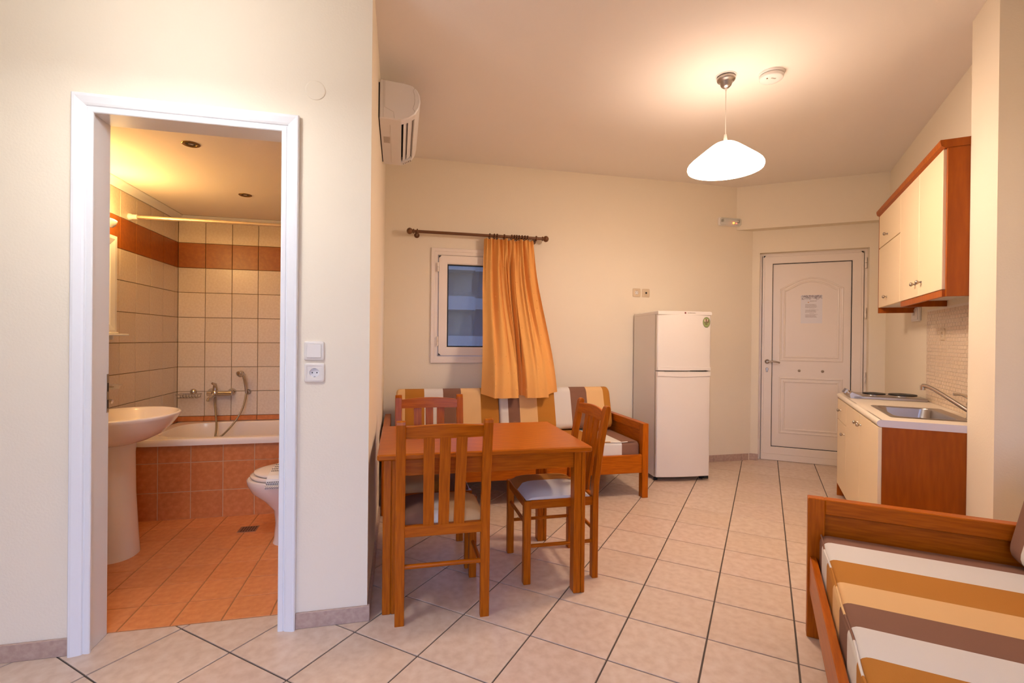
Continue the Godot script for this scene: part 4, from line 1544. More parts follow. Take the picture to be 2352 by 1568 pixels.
func build_sofas() -> void:
	var A := Vector3(-0.108, 0, 3.54)
	sofa("wooden daybed sofa frame along the window wall behind the table", 0, A)
	var seat_sec := func(x: float, ins: float) -> PackedVector3Array:
		var g := PackedVector3Array()
		for p in round_rect(0.04, 0.82, 0.292, 0.45, 0.03, ins):
			g.append(Vector3(x, p.y + (0.006 * sin(x * 9.0) if p.y > 0.4 else 0.0), p.x))
		return g
	var st := repeat_stripes([], 0.05, 2.01, ["white", "brown", "tan", "ochre"], 0.1608)
	striped_block("seat_mattress", "striped seat mattress on the sofa behind the dining table", "mattress", 0, A, 0.052, 2.008, seat_sec, 0.03, [[0.208, "white"], [0.36, "ochre"], [0.52, "tan"], [0.68, "brown"], [0.84, "white"], [1.0, "ochre"], [1.16, "tan"], [1.33, "brown"], [1.51, "tan"], [1.68, "ochre"], [1.849, "white"], [2.1, "brown"]], [Vector2(0.0445, 0.4455)], "sofa mattresses")
	var back_at := func(zc: float, lean: float) -> Callable:
		return func(x: float, ins: float) -> PackedVector3Array:
			var g := PackedVector3Array()
			for p in round_rect(-0.09, 0.07, 0.0, 0.375, 0.055, ins):
				var zz: float = p.x
				var yy: float = p.y
				g.append(Vector3(x, 0.462 + yy * cos(lean) - zz * sin(lean) * 0.5, zc + zz * cos(lean) + yy * sin(lean)))
			return g
	var back_sec: Callable = back_at.call(0.585, deg_to_rad(16.0))
	var back_sec2: Callable = back_at.call(0.70, deg_to_rad(12.0))
	var ox := -0.108
	striped_block("back_cushion", "left striped back cushion of the sofa behind the table", "cushion", 0, A, -0.035 - ox + 0.02, 0.847 - ox, back_sec, 0.03, [[0.057 - ox, "tan"], [0.214 - ox, "ochre"], [0.37 - ox, "white"], [0.521 - ox, "brown"], [0.687 - ox, "tan"], [0.9 - ox, "ochre"]], [], "sofa back cushions")
	striped_block("back_cushion", "right striped back cushion of the window sofa, under the curtain", "cushion", 0, A, 0.851 - ox, 1.885 - ox, back_sec, 0.03, [[0.925 - ox, "white"], [1.027 - ox, "brown"], [1.185 - ox, "tan"], [1.346 - ox, "ochre"], [1.498 - ox, "white"], [1.652 - ox, "brown"], [1.813 - ox, "tan"], [2.0 - ox, "ochre"]], [], "sofa back cushions")
	# second sofa, in the right foreground: x runs from the far arm towards the camera
	var b := to_world(KA, Vector3(0.188, 0, 2.47))
	var B := Vector3(b.x, 0, -b.z)
	sofa("wooden daybed sofa frame in the right foreground below the pier", KA + 90.0, B)
	var s2 := [[0.165, "brown"], [0.325, "white"], [0.497, "ochre"], [0.652, "tan"], [0.806, "brown"], [0.956, "white"]]
	striped_block("seat_mattress", "striped seat mattress on the sofa in the right foreground", "mattress", KA + 90.0, B, 0.052, 2.008, seat_sec, 0.03, repeat_stripes(s2, 0.956, 2.1, ["ochre", "tan", "brown", "white"], 0.155), [Vector2(0.0445, 0.4455)], "sofa mattresses")
	striped_block("back_cushion", "brown and white striped back cushion at the photo's right edge", "cushion", KA + 90.0, B, 0.055, 1.02, back_sec2, 0.03, repeat_stripes([[0.165, "brown"], [0.325, "white"], [0.497, "ochre"], [0.652, "tan"], [0.806, "brown"]], 0.806, 2.1, ["white", "ochre", "tan", "brown"], 0.155), [], "sofa back cushions")
	striped_block("back_cushion", "striped back cushion of the foreground sofa, beyond the photo's right edge", "cushion", KA + 90.0, B, 1.03, 2.0, back_sec2, 0.03, repeat_stripes([], 1.0, 2.1, ["tan", "brown", "white", "ochre"], 0.155), [], "sofa back cushions")

func build_fridge() -> void:
	var t := put_thing("fridge", "white two-door fridge freezer with green oval sticker beside the sofa", "fridge", 4.9, Vector3(2.485, 0, 3.885))
	# local: front at z = 0, x across
	var W := 0.255
	bx(t, "body", mt.fridge_white, -W + 0.002, W - 0.002, 0.035, 1.51, 0.055, 0.545, 0.006)
	var door := func(y0: float, y1: float, called: String) -> MeshInstance3D:
		var m := mb(t)
		var rings := []
		for y in [y0, y0 + 0.004, y1 - 0.004, y1]:
			var ins := 0.004 if y == y0 or y == y1 else 0.0
			var g := PackedVector3Array()
			for k in 15:
				var u := k / 14.0
				g.append(Vector3(lerpf(-W + 0.012 + ins, W - 0.012 - ins, u), y, 0.004 - 0.014 * sin(PI * u) + ins))
			for p in [[W - 0.004, 0.01], [W, 0.02], [W, 0.05], [-W, 0.05], [-W, 0.02], [-W + 0.004, 0.01]]:
				g.append(Vector3(p[0] - signf(p[0]) * ins, y, p[1]))
			rings.append(g)
		m.loft(rings, true, true, true)
		return put(m, called, mt.fridge_white, t)
	var up: MeshInstance3D = door.call(0.99, 1.49, "freezer_door")
	var lo: MeshInstance3D = door.call(0.045, 0.984, "fridge_door")
	bx(t, "gap", mt.dark_gap, -W + 0.01, W - 0.01, 0.972, 1.006, 0.03, 0.056)
	# trim bands along the handle gap and the top cap
	var band := func(parent: MeshInstance3D, y0: float, y1: float, sag: float) -> void:
		var m := mb(t)
		var prev := []
		for k in 17:
			var u := k / 16.0
			var x := lerpf(-W + 0.004, W - 0.004, u)
			var z := 0.002 - 0.014 * sin(PI * u) - 0.004
			var yy := sag * sin(PI * u)
			var row := [Vector3(x, y0 - maxf(yy, 0), z), Vector3(x, y1 - minf(yy, 0), z), Vector3(x, y1 - minf(yy, 0) + 0.002, z + 0.012), Vector3(x, y0 - maxf(yy, 0) - 0.002, z + 0.012)]
			if k:
				for j in 3:
					m.poly([prev[j], prev[j + 1], row[j + 1], row[j]], [Vector3(0, 0, -1), Vector3(0, 1, -0.3), Vector3(0, 0, 1)][j])
				m.poly([prev[3], prev[0], row[0], row[3]], Vector3(0, -1, -0.3))
			prev = row
		put(m, "trim_band", mt.fridge_white, parent)
	band.call(up, 0.994, 1.018, -0.004)
	band.call(lo, 0.944, 0.98, 0.008)
	# grip recesses: dark slots under the freezer door and on top of the fridge door
	bx(up, "grip", mt.dark_gap, 0.05, 0.21, 0.985, 0.994, -0.011, 0.02, 0.003)
	bx(lo, "grip", mt.nickel, -0.19, 0.03, 0.979, 0.983, -0.009, 0.02, 0.002)
	var m := mb(t)
	for k in 2:
		pass
	var cap := bx(t, "top_cap", mt.fridge_white, -W, W, 1.487, 1.52, 0.0, 0.54, 0.006)
	m = mb(t)
	m.prism(PackedVector2Array([Vector2(-0.2, 1.489), Vector2(0.2, 1.489), Vector2(0.254, 1.489), Vector2(0.254, 1.516), Vector2(0.1, 1.521), Vector2(-0.1, 1.521), Vector2(-0.254, 1.516), Vector2(-0.254, 1.489)]), Vector3(0, 0, 0.01), Vector3.RIGHT, Vector3.UP, Vector3(0, 0, -1), 0.016, 0.002)
	put(m, "top_band", mt.fridge_white, cap)
	m = mb(t)
	m.lathe([[0.0075, 0.0], [0.0075, 0.001], [0.0, 0.0012]], Vector3(0.0, 1.505, -0.0062), Vector3(0, 0, -1), 20)
	put(m, "emblem", paint("emblem_red", Color8(120, 26, 30), 0.4), cap)
	var tm := TextMesh.new()
	var ft := SystemFont.new()
	ft.font_names = PackedStringArray(["Droid Sans"])
	tm.font = ft
	tm.text = "LG Electronics"
	tm.font_size = 16
	tm.pixel_size = 0.00072
	tm.depth = 0.0006
	tm.material = paint("logo_ink", Color8(120, 92, 64), 0.5)
	var tx := MeshInstance3D.new()
	tx.name = "lettering"
	tx.mesh = tm
	tx.position = Vector3(0.061, 1.505, 0.0068)
	t.add_child(tx)
	for x in [-0.22, 0.22]:
		m = mb(t)
		m.cyl(Vector3(x, 0.0, 0.09), Vector3(x, 0.036, 0.09), 0.018)
		put(m, "foot", mt.rubber, t)
		m = mb(t)
		m.cyl(Vector3(x, 0.0, 0.5), Vector3(x, 0.036, 0.5), 0.018)
		put(m, "foot", mt.rubber, t)
	bx(t, "hinge_bracket", mt.rubber, 0.2, 0.245, 0.018, 0.044, 0.005, 0.06, 0.003)
	# oval sticker with printed marks
	var im := Image.create(64, 84, false, Image.FORMAT_RGB8)
	im.fill(Color8(140, 152, 96))
	for r in [[14, 18, 9, 20, 0], [24, 16, 10, 22, 1], [36, 17, 8, 18, 0], [42, 24, 9, 14, 1], [12, 38, 10, 8, 2], [24, 40, 18, 6, 2], [40, 38, 12, 8, 1], [18, 50, 22, 6, 2], [22, 58, 18, 5, 2]]:
		im.fill_rect(Rect2i(r[0], r[1], r[2], r[3]), [Color8(226, 206, 188), Color8(120, 78, 66), Color8(96, 84, 60)][r[4]])
	var pm := paint("sticker_print", Color(1, 1, 1), 0.4)
	pm.albedo_texture = ImageTexture.create_from_image(im)
	m = mb(t)
	var c := Vector3(0.204, 1.425, -0.0034)
	for k in 32:
		var a := TAU * k / 32
		var b2 := TAU * (k + 1) / 32
		var pa := c + Vector3(cos(a) * 0.034, sin(a) * 0.045, 0)
		var pb := c + Vector3(cos(b2) * 0.034, sin(b2) * 0.045, 0)
		m.tri(c, pa, pb, Vector3(0, 0, -1), Vector3(0, 0, -1), Vector3(0, 0, -1), Vector2(0.5, 0.5), Vector2(0.5 + cos(a) * 0.5, 0.5 - sin(a) * 0.5), Vector2(0.5 + cos(b2) * 0.5, 0.5 - sin(b2) * 0.5))
	put(m, "sticker", pm, up, "green oval sticker")
	m = mb(t)
	var pts := []
	for k in 33:
		var a := TAU * k / 32
		pts.append(c + Vector3(cos(a) * 0.034, sin(a) * 0.045, 0.0))
	m.tube(pts, 0.0012, 6, false)
	put(m, "sticker_rim", paint("sticker_edge", Color8(86, 96, 60), 0.5), up)

func build_curtain() -> void:
	var Y := 2.195
	var Z := 4.375
	var t := thing("curtain_rod", "brown curtain rod with round finials above the window", "curtain rod", 0, Vector3(0.71, Y, Z))
	var m := mb(t)
	m.cyl(Vector3(0.12, Y, Z), Vector3(1.3, Y, Z), 0.0135, -1, 16)
	put(m, "rod", mt.rod_brown, t)
	for e in [[0.12, -1.0], [1.3, 1.0]]:
		m = mb(t)
		m.lathe([[0.017, -0.006], [0.021, -0.002], [0.021, 0.004], [0.015, 0.008], [0.016, 0.011], [0.0235, 0.018], [0.0285, 0.029], [0.0285, 0.038], [0.0235, 0.049], [0.013, 0.057], [0.0, 0.06]], Vector3(e[0], Y, Z), Vector3(e[1], 0, 0), 20)
		put(m, "finial", mt.rod_brown, t)
	for x in [0.152, 1.24]:
		m = mb(t)
		m.cyl(Vector3(x, Y - 0.014, Z + 0.008), Vector3(x, Y - 0.014, 4.48), 0.011)
		m.lathe([[0.024, 0.0], [0.024, 0.006], [0.016, 0.01]], Vector3(x, Y - 0.014, 4.48), Vector3(0, 0, -1), 20, 1.0, false, true)
		m.ring(Vector3(x, Y, Z), Vector3.RIGHT, 0.0175, 0.0065)
		put(m, "bracket", mt.rod_brown, t)
	for x in [0.80, 0.842, 0.868, 0.935, 1.005, 1.03, 1.052, 1.075, 1.103, 1.13, 1.155]:
		m = mb(t)
		m.ring(Vector3(x, Y - 0.005, Z), Vector3(1, 0, 0.15), 0.0225, 0.005)
		put(m, "ring", mt.rod_brown, t)
	# curtain: pinch-pleated heading above, wide loose folds below
	var c := thing("curtain", "orange curtain with tufts hanging from the rod beside the window", "curtain", 0, Vector3(1.0, 0.76, 4.2))
	var low: Array[Vector2] = [Vector2(0.688, 4.13), Vector2(0.735, 4.085), Vector2(0.782, 4.05), Vector2(0.80, 4.035), Vector2(0.85, 4.032), Vector2(0.92, 4.045), Vector2(0.975, 4.035), Vector2(0.997, 4.045), Vector2(1.0, 4.09), Vector2(1.02, 4.12), Vector2(1.05, 4.11), Vector2(1.065, 4.06), Vector2(1.085, 4.035), Vector2(1.14, 4.032), Vector2(1.2, 4.05), Vector2(1.25, 4.04), Vector2(1.268, 4.06), Vector2(1.27, 4.1), Vector2(1.31, 4.11), Vector2(1.365, 4.12)]
	var NS := 220
	var NY := 40
	var rng := RandomNumberGenerator.new()
	rng.seed = 17
	var rows := []
	var tops := [0.0, 0.05, 0.125, 0.165, 0.23, 0.33, 0.40, 0.50, 0.56, 0.60, 0.67, 0.72, 0.78, 0.82, 0.9, 1.0]
	for j in NY + 1:
		var v := j / float(NY)
		var row := PackedVector3Array()
		var wv := smoothstep(0.0, 1.0, v)
		for i in NS + 1:
			var s := i / float(NS)
			var fi := s * (low.size() - 1)
			var k := clampi(int(fi), 0, low.size() - 2)
			var p0 := low[maxi(k - 1, 0)]
			var p3 := low[mini(k + 2, low.size() - 1)]
			var lo := low[k].cubic_interpolate(low[k + 1], p0, p3, fi - k)
			var xt := lerpf(0.752, 1.216, s) + 0.004 * sin(s * 61.0)
			var amp := 0.024 + 0.012 * v
			var pin := exp(-v * 9.0)
			var zt := amp * (sin(s * TAU * 6.5 + 0.6) * 0.9 + 0.7 * sin(s * TAU * 13.0 + 1.3) * pin + 0.35 * sin(s * TAU * 10.0 + 2.0 + v * 2.0))
			var mixx := pow(v, 1.15)
			var x := lerpf(xt, lo.x, mixx)
			var body := lerpf(Z - 0.012, 4.05, smoothstep(0.15, 0.95, v))
			var z := lerpf(zt, (lo.y - 4.08) * 1.2 + zt * 0.35, smoothstep(0.3, 1.0, v)) + body
			for cr in [[0.42, 0.44, 0.05], [0.53, 0.485, 0.045], [0.60, 0.53, 0.05], [0.30, 0.27, 0.025], [0.72, 0.70, 0.03]]:
				var dc := (s - lerpf(cr[0], cr[1], v)) / 0.013
				z += cr[2] * exp(-dc * dc) * smoothstep(0.04, 0.2, v) * (1.0 - 0.75 * smoothstep(0.7, 0.92, v))
			z += 0.006 * sin(s * 33.0 + v * 5.0) * v * (1.0 - v)
			var yb := 0.757 + 0.04 * maxf(0.0, (s - 0.86) / 0.14) + 0.03 * maxf(0.0, (0.12 - s) / 0.12)
			if s > 0.42 and s < 0.56:
				yb += 0.012
			var y := lerpf(2.166, yb, v)
			if j == 0:
				y += 0.006 * sin(s * TAU * 7.5)
			row.append(Vector3(x, y, z))
		rows.append(row)
	m = mb(c)
	var facing := []
	for row in rows:
		facing.append(row)
	m.loft(facing, false)
	# the vote of loft may turn the cloth; face the room
	if m.n[0].z < 0.0:
		for i in m.n.size():
			m.n[i] = -m.n[i]
	put(m, "cloth", mt.curtain, c)
	m = mb(c)
	for k in 90:
		var i := rng.randi_range(4, NS - 4)
		var j := rng.randi_range(5, NY - 2)
		var p: Vector3 = rows[j][i]
		m.ball(p + Vector3(0, 0, -0.003), 0.0042, Vector3(0.8, 1.3, 0.8), 6)
	var tf := put(m, "tufts", mt.curtain, c)
	tf.set_meta("kind", "stuff")

func build_air_conditioner() -> void:
	var t := thing("air_conditioner", "white wall-mounted air conditioner high on the corner wall", "air conditioner", 0, Vector3(-0.125, 2.513, 3.27))
	var z0 := 2.90
	var z1 := 3.66
	var full := PackedVector2Array([Vector2(-0.118, 2.515), Vector2(0.004, 2.512), Vector2(0.05, 2.53), Vector2(0.082, 2.556), Vector2(0.103, 2.592), Vector2(0.112, 2.632), Vector2(0.108, 2.668), Vector2(0.094, 2.698), Vector2(0.066, 2.72), Vector2(0.02, 2.73), Vector2(-0.118, 2.738)])
	var slot := PackedVector2Array([Vector2(-0.118, 2.515), Vector2(0.004, 2.512), Vector2(0.008, 2.56), Vector2(0.06, 2.59), Vector2(0.082, 2.556), Vector2(0.103, 2.592), Vector2(0.112, 2.632), Vector2(0.108, 2.668), Vector2(0.094, 2.698), Vector2(0.066, 2.72), Vector2(0.02, 2.73), Vector2(-0.118, 2.738)])
	var F := Vector3(0, 0, 1)
	var m := mb(t)
	m.prism(full, Vector3(0, 0, z0 + 0.06), Vector3.RIGHT, Vector3.UP, -F, 0.06, 0.006)
	m.prism(slot, Vector3(0, 0, z0 + 0.06), Vector3.RIGHT, Vector3.UP, F, z1 - z0 - 0.12)
	m.prism(full, Vector3(0, 0, z1 - 0.06), Vector3.RIGHT, Vector3.UP, F, 0.06, 0.006, true)
	for k in 1:
		var fc := Geometry2D.triangulate_polygon(full)
		for i in range(0, fc.size(), 3):
			m.poly([Vector3(full[fc[i]].x, full[fc[i]].y, z0 + 0.06), Vector3(full[fc[i + 1]].x, full[fc[i + 1]].y, z0 + 0.06), Vector3(full[fc[i + 2]].x, full[fc[i + 2]].y, z0 + 0.06)], F)
	put(m, "body", mt.white_plastic, t)
	bx(t, "mounting_plate", mt.black, -0.125, -0.117, 2.525, 2.725, z0 + 0.015, z1 - 0.015)
	m = mb(t)
	m.prism(PackedVector2Array([Vector2(0.01, 2.552), Vector2(0.058, 2.585), Vector2(0.06, 2.59), Vector2(0.008, 2.562)]), Vector3(0, 0, z0 + 0.061), Vector3.RIGHT, Vector3.UP, F, z1 - z0 - 0.122)
	put(m, "outlet", mt.dark_gap, t)
	for r in [[0.028, 2.537, 0.95], [0.056, 2.553, 0.8]]:
		m = mb(t)
		m.xf = Transform3D(Basis(Vector3(0, 0, 1), r[2]), Vector3(r[0], r[1], 0))
		m.box(-0.018, 0.018, -0.0018, 0.0018, z0 + 0.066, z1 - 0.066, 0.001)
		m.xf = Transform3D()
		put(m, "louver", mt.white_plastic, t)
	# seams of the end cover and front panel, rating label
	m = mb(t)
	for pth in [[Vector2(0.08, 2.708), Vector2(0.07, 2.692), Vector2(0.078, 2.665), Vector2(0.08, 2.63), Vector2(0.074, 2.6), Vector2(0.068, 2.588), Vector2(0.082, 2.57)], [Vector2(-0.098, 2.735), Vector2(-0.098, 2.52)], [Vector2(-0.09, 2.735), Vector2(-0.09, 2.58), Vector2(-0.04, 2.556), Vector2(-0.035, 2.52)]]:
		var pts := []
		for p in pth:
			pts.append(Vector3(p.x, p.y, z0))
		m.tube(pts, 0.0008, 5)
	m.box(-0.06, -0.0595, 2.512, 2.514, z0 + 0.08, z1 - 0.05)
	put(m, "seam", mt.nickel, t)
	var im := Image.create(64, 48, false, Image.FORMAT_RGB8)
	im.fill(Color8(214, 204, 190))
	var rng := RandomNumberGenerator.new()
	rng.seed = 5
	for k in 9:
		var x := 4
		while x < 58:
			var w := rng.randi_range(3, 9)
			im.fill_rect(Rect2i(x, 4 + k * 5, w, 2), Color8(112, 92, 78))
			x += w + 2
	var pm := paint("rating_print", Color(1, 1, 1), 0.5)
	pm.albedo_texture = ImageTexture.create_from_image(im)
	m = mb(t)
	m.card(Vector3(-0.105, 2.5138, 3.16), Vector3(-0.065, 2.5132, 3.16), Vector3(-0.065, 2.5132, 3.26), Vector3(-0.105, 2.5138, 3.26), Vector3.DOWN)
	put(m, "rating_label", pm, t)
	m = mb(t)
	for k in 5:
		m.box(0.02 + k * 0.012, 0.026 + k * 0.012, 2.511 + k * 0.006, 2.516 + k * 0.007, z1 - 0.045, z1 - 0.035)
	put(m, "indicator", mt.nickel, t)

func ellipse(cx: float, cz: float, a: float, b: float, y: float, e := 1.0, N := 40) -> PackedVector3Array:
	var g := PackedVector3Array()
	for k in N:
		var t := TAU * k / N
		g.append(Vector3(cx + signf(cos(t)) * pow(absf(cos(t)), e) * a, y, cz + signf(sin(t)) * pow(absf(sin(t)), e) * b))
	return g

func build_bathroom_things() -> void:
	# bathtub
	var t := thing("bathtub", "cream bathtub set behind a terracotta tiled front", "bathtub", 0, Vector3(-1.01, 0, 4.12))
	var m := mb(t)
	var cx := -1.01
	var cz := 4.104
	m.loft([ellipse(cx, cz, 0.735, 0.382, 0.508, 0.12, 64), ellipse(cx, cz, 0.737, 0.384, 0.53, 0.12, 64), ellipse(cx, cz, 0.733, 0.380, 0.548, 0.12, 64), ellipse(cx, cz, 0.726, 0.373, 0.553, 0.12, 64), ellipse(cx, cz + 0.005, 0.655, 0.325, 0.553, 0.45, 64)])
	m.loft([ellipse(cx, cz + 0.005, 0.655, 0.325, 0.553, 0.45, 64), ellipse(cx, cz + 0.005, 0.645, 0.315, 0.545, 0.47, 64), ellipse(cx + 0.01, cz + 0.005, 0.6, 0.29, 0.4, 0.5, 64), ellipse(cx + 0.02, cz + 0.005, 0.55, 0.25, 0.22, 0.55, 64), ellipse(cx + 0.02, cz + 0.005, 0.5, 0.2, 0.19, 0.6, 64)], true, false, true, -1.0)
	put(m, "tub", mt.ceramic, t)
	var ap := bx(t, "apron", mt.terracotta_grout, BX0, BX1, 0.0, 0.508, 3.753, 3.78)
	tile_local(ap, Vector3(0, 0, 3.753), steps(BX0, BX1, -1.58, 0.2), [0.0, 0.188, 0.387, 0.508], org[t])
	# terracotta strip along the rim
	var rim := structure("trim_tub_border", 0, Vector3.ZERO)
	for k in 8:
		var x := BX0 + k * 0.2
		bx(rim, "tile", mt.terracotta_0, x + 0.002, minf(x + 0.198, BX1), 0.553, 0.592, BZ1 - 0.012, BZ1 + 0.004, 0.001)
	for k in 4:
		var z := 3.74 + k * 0.2
		bx(rim, "tile", mt.terracotta_1, BX0 - 0.004, BX0 + 0.012, 0.553, 0.592, z + 0.002, minf(z + 0.198, BZ1 - 0.013), 0.001)
	# bath mixer with hose and hand shower
	var mx := thing("bath_mixer", "chrome bath mixer tap with hanging shower hose on the tiled wall", "tap", 0, Vector3(-1.43, 0.79, BZ1))
	m = mb(mx)
	for x in [-1.505, -1.352]:
		m.lathe([[0.032, 0.0], [0.032, 0.008], [0.02, 0.022], [0.014, 0.03], [0.014, 0.06]], Vector3(x, 0.79, BZ1), Vector3(0, 0, -1), 20, 1.0, false, true)
	m.cyl(Vector3(-1.52, 0.785, BZ1 - 0.055), Vector3(-1.338, 0.785, BZ1 - 0.055), 0.021, -1, 18)
	m.ball(Vector3(-1.462, 0.79, BZ1 - 0.06), 0.03)
	m.tube([Vector3(-1.46, 0.78, BZ1 - 0.06), Vector3(-1.47, 0.765, BZ1 - 0.11), Vector3(-1.478, 0.75, BZ1 - 0.15), Vector3(-1.48, 0.735, BZ1 - 0.16)], [0.018, 0.016, 0.014, 0.013], 12)
	put(m, "body", mt.chrome, mx)
	m = mb(mx)
	m.tube([Vector3(-1.462, 0.81, BZ1 - 0.06), Vector3(-1.46, 0.835, BZ1 - 0.065), Vector3(-1.458, 0.86, BZ1 - 0.075), Vector3(-1.47, 0.872, BZ1 - 0.1)], [0.022, 0.018, 0.014, 0.009], 12)
	put(m, "lever", mt.chrome, mx)
	m = mb(mx)
	var hp := []
	for k in 25:
		var u := k / 24.0
		hp.append(Vector3(lerpf(-1.462, -1.4, smoothstep(0, 1, u)) , lerpf(0.76, 0.47, u), lerpf(BZ1 - 0.06, BZ1 - 0.24, pow(u, 1.3))))
	for k in range(1, 5):
		hp.append(Vector3(-1.4 + k * 0.012, 0.47 - 0.01 * sin(PI * k / 4.0), BZ1 - 0.24))
	for k in range(1, 29):
		var u := k / 28.0
		hp.append(Vector3(lerpf(-1.352, -1.232, u) + 0.035 * sin(PI * u), lerpf(0.47, 0.79, pow(u, 1.05)), lerpf(BZ1 - 0.24, BZ1 - 0.045, pow(u, 0.7))))
	m.tube(hp, 0.0072, 8)
	put(m, "hose", mt.hose_metal, mx)
	var hs := thing("hand_shower", "small chrome hand shower in its wall holder above the bathtub", "shower head", 0, Vector3(-1.232, 0.79, BZ1))
	m = mb(hs)
	m.lathe([[0.022, 0.0], [0.022, 0.01], [0.014, 0.016], [0.014, 0.05]], Vector3(-1.226, 0.79, BZ1), Vector3(0, 0, -1), 18, 1.0, false, true)
	put(m, "holder", mt.chrome, hs)
	m = mb(hs)
	m.tube([Vector3(-1.23, 0.77, BZ1 - 0.045), Vector3(-1.235, 0.83, BZ1 - 0.05), Vector3(-1.24, 0.89, BZ1 - 0.06), Vector3(-1.245, 0.935, BZ1 - 0.075), Vector3(-1.255, 0.955, BZ1 - 0.1)], [0.009, 0.01, 0.012, 0.015, 0.02], 12)
	put(m, "handle", mt.chrome, hs)
	m = mb(hs)
	m.lathe([[0.018, -0.01], [0.026, 0.01], [0.028, 0.022], [0.024, 0.026], [0.0, 0.026]], Vector3(-1.258, 0.955, BZ1 - 0.1), Vector3(-0.35, -0.45, -0.8), 18)
	put(m, "spray_face", mt.chrome, hs)
	# wire soap rack
	var sr := thing("soap_rack", "chrome wire soap rack on the bathroom wall left of the mixer", "soap rack", 0, Vector3(-1.655, 0.77, BZ1))
	m = mb(sr)
	m.lathe([[0.026, 0.0], [0.026, 0.006], [0.018, 0.016], [0.0, 0.02]], Vector3(-1.64, 0.795, BZ1), Vector3(0, 0, -1), 20)
	put(m, "wall_rose", mt.chrome, sr)
	m = mb(sr)
	for y in [0.755, 0.782]:
		var pts := []
		for p in round_rect(-1.73, -1.57, BZ1 - 0.12, BZ1 - 0.01, 0.02, 0.006 if y < 0.76 else 0.0):
			pts.append(Vector3(p.x, y, p.y))
		pts.append(pts[0])
		m.tube(pts, 0.003, 6, false)
	for k in 7:
		var x := -1.715 + k * 0.022
		m.tube([Vector3(x, 0.782, BZ1 - 0.012), Vector3(x, 0.755, BZ1 - 0.018), Vector3(x, 0.755, BZ1 - 0.112), Vector3(x, 0.782, BZ1 - 0.119)], 0.0022, 6)
	m.cyl(Vector3(-1.64, 0.79, BZ1), Vector3(-1.64, 0.782, BZ1 - 0.03), 0.006)
	put(m, "basket", mt.chrome, sr)
	# shower curtain rod
	var cr := thing("shower_rod", "thin shower curtain rod across the bathroom above the bathtub", "shower rod", 0, Vector3(-1.0, 2.045, 3.755))
	m = mb(cr)
	m.cyl(Vector3(BX0 + 0.02, 2.045, 3.755), Vector3(BX1 - 0.02, 2.045, 3.755), 0.0125, -1, 16)
	put(m, "rod", paint("rod_gold", Color8(226, 206, 176), 0.25, 0.7), cr)
	for e in [[BX0, 1.0], [BX1, -1.0]]:
		m = mb(cr)
		m.lathe([[0.022, 0.0], [0.022, 0.012], [0.017, 0.016], [0.0165, 0.05]], Vector3(e[0], 2.045, 3.755), Vector3(e[1], 0, 0), 18, 1.0, false, true)
		put(m, "end_cap", mt.white_plastic, cr)
	# washbasin on its pedestal
	var wb := thing("washbasin", "white oval pedestal washbasin inside the bathroom on the left", "washbasin", 0, Vector3(-1.57, 0, 3.17))
	m = mb(wb)
	var bx_ := -1.485
	var bz := 3.13
	var H := 0.815
	m.loft([ellipse(-1.57, 3.18, 0.125, 0.13, 0.645, 0.9), ellipse(-1.555, 3.165, 0.165, 0.185, 0.662, 0.92), ellipse(-1.53, 3.15, 0.208, 0.245, 0.695, 0.95), ellipse(-1.51, 3.138, 0.236, 0.278, 0.74, 0.97), ellipse(bx_, bz, 0.254, 0.298, 0.795, 1.0), ellipse(bx_, bz, 0.26, 0.304, H - 0.007, 1.0), ellipse(bx_, bz, 0.258, 0.302, H, 1.0), ellipse(bx_, bz, 0.248, 0.292, H + 0.002, 1.0)])
	m.loft([ellipse(bx_, bz, 0.248, 0.292, H + 0.002, 1.0), ellipse(bx_ + 0.01, bz, 0.228, 0.27, H - 0.012, 1.0), ellipse(bx_ + 0.015, bz, 0.2, 0.235, H - 0.06, 1.0), ellipse(bx_ + 0.015, bz, 0.13, 0.15, H - 0.115, 1.0), ellipse(bx_ + 0.015, bz, 0.03, 0.03, H - 0.13, 1.0)], true, false, true, -1.0)
	m.box(BX0 + 0.015, -1.66, H - 0.09, H + 0.012, 2.95, 3.31, 0.02)
	put(m, "basin", mt.ceramic, wb)
	m = mb(wb)
	m.loft([ellipse(-1.575, 3.205, 0.125, 0.125, 0.0, 0.85), ellipse(-1.575, 3.205, 0.118, 0.12, 0.1, 0.85), ellipse(-1.577, 3.2, 0.108, 0.112, 0.35, 0.85), ellipse(-1.578, 3.195, 0.108, 0.112, 0.58, 0.88), ellipse(-1.578, 3.19, 0.116, 0.12, 0.65, 0.9)], true, true, true)
	put(m, "pedestal", mt.ceramic, wb)
	var bt := thing("basin_tap", "small chrome tap on the washbasin", "tap", 0, Vector3(-1.69, H + 0.012, 3.2))
	m = mb(bt)
	m.lathe([[0.022, 0.0], [0.02, 0.05], [0.022, 0.065], [0.0, 0.075]], Vector3(-1.69, H + 0.012, 3.22), Vector3.UP, 18)
	m.tube([Vector3(-1.69, H + 0.05, 3.22), Vector3(-1.63, H + 0.068, 3.22), Vector3(-1.585, H + 0.06, 3.22)], [0.014, 0.012, 0.012], 12)
	put(m, "body", mt.chrome, bt)
	m = mb(bt)
	m.tube([Vector3(-1.69, H + 0.085, 3.22), Vector3(-1.66, H + 0.095, 3.24), Vector3(-1.62, H + 0.1, 3.25)], [0.016, 0.012, 0.014], 12)
	put(m, "lever", mt.chrome, bt)
	var sd := thing("soap_dish", "clear glass soap dish on the tiled wall above the washbasin", "soap dish", 0, Vector3(BX0, 0.935, 3.47))
	m = mb(sd)
	m.loft([ellipse(-1.705, 3.46, 0.03, 0.045, 0.925, 0.7), ellipse(-1.705, 3.46, 0.045, 0.06, 0.948, 0.7)], true, true, false)
	put(m, "dish", mt.clear_glass, sd)
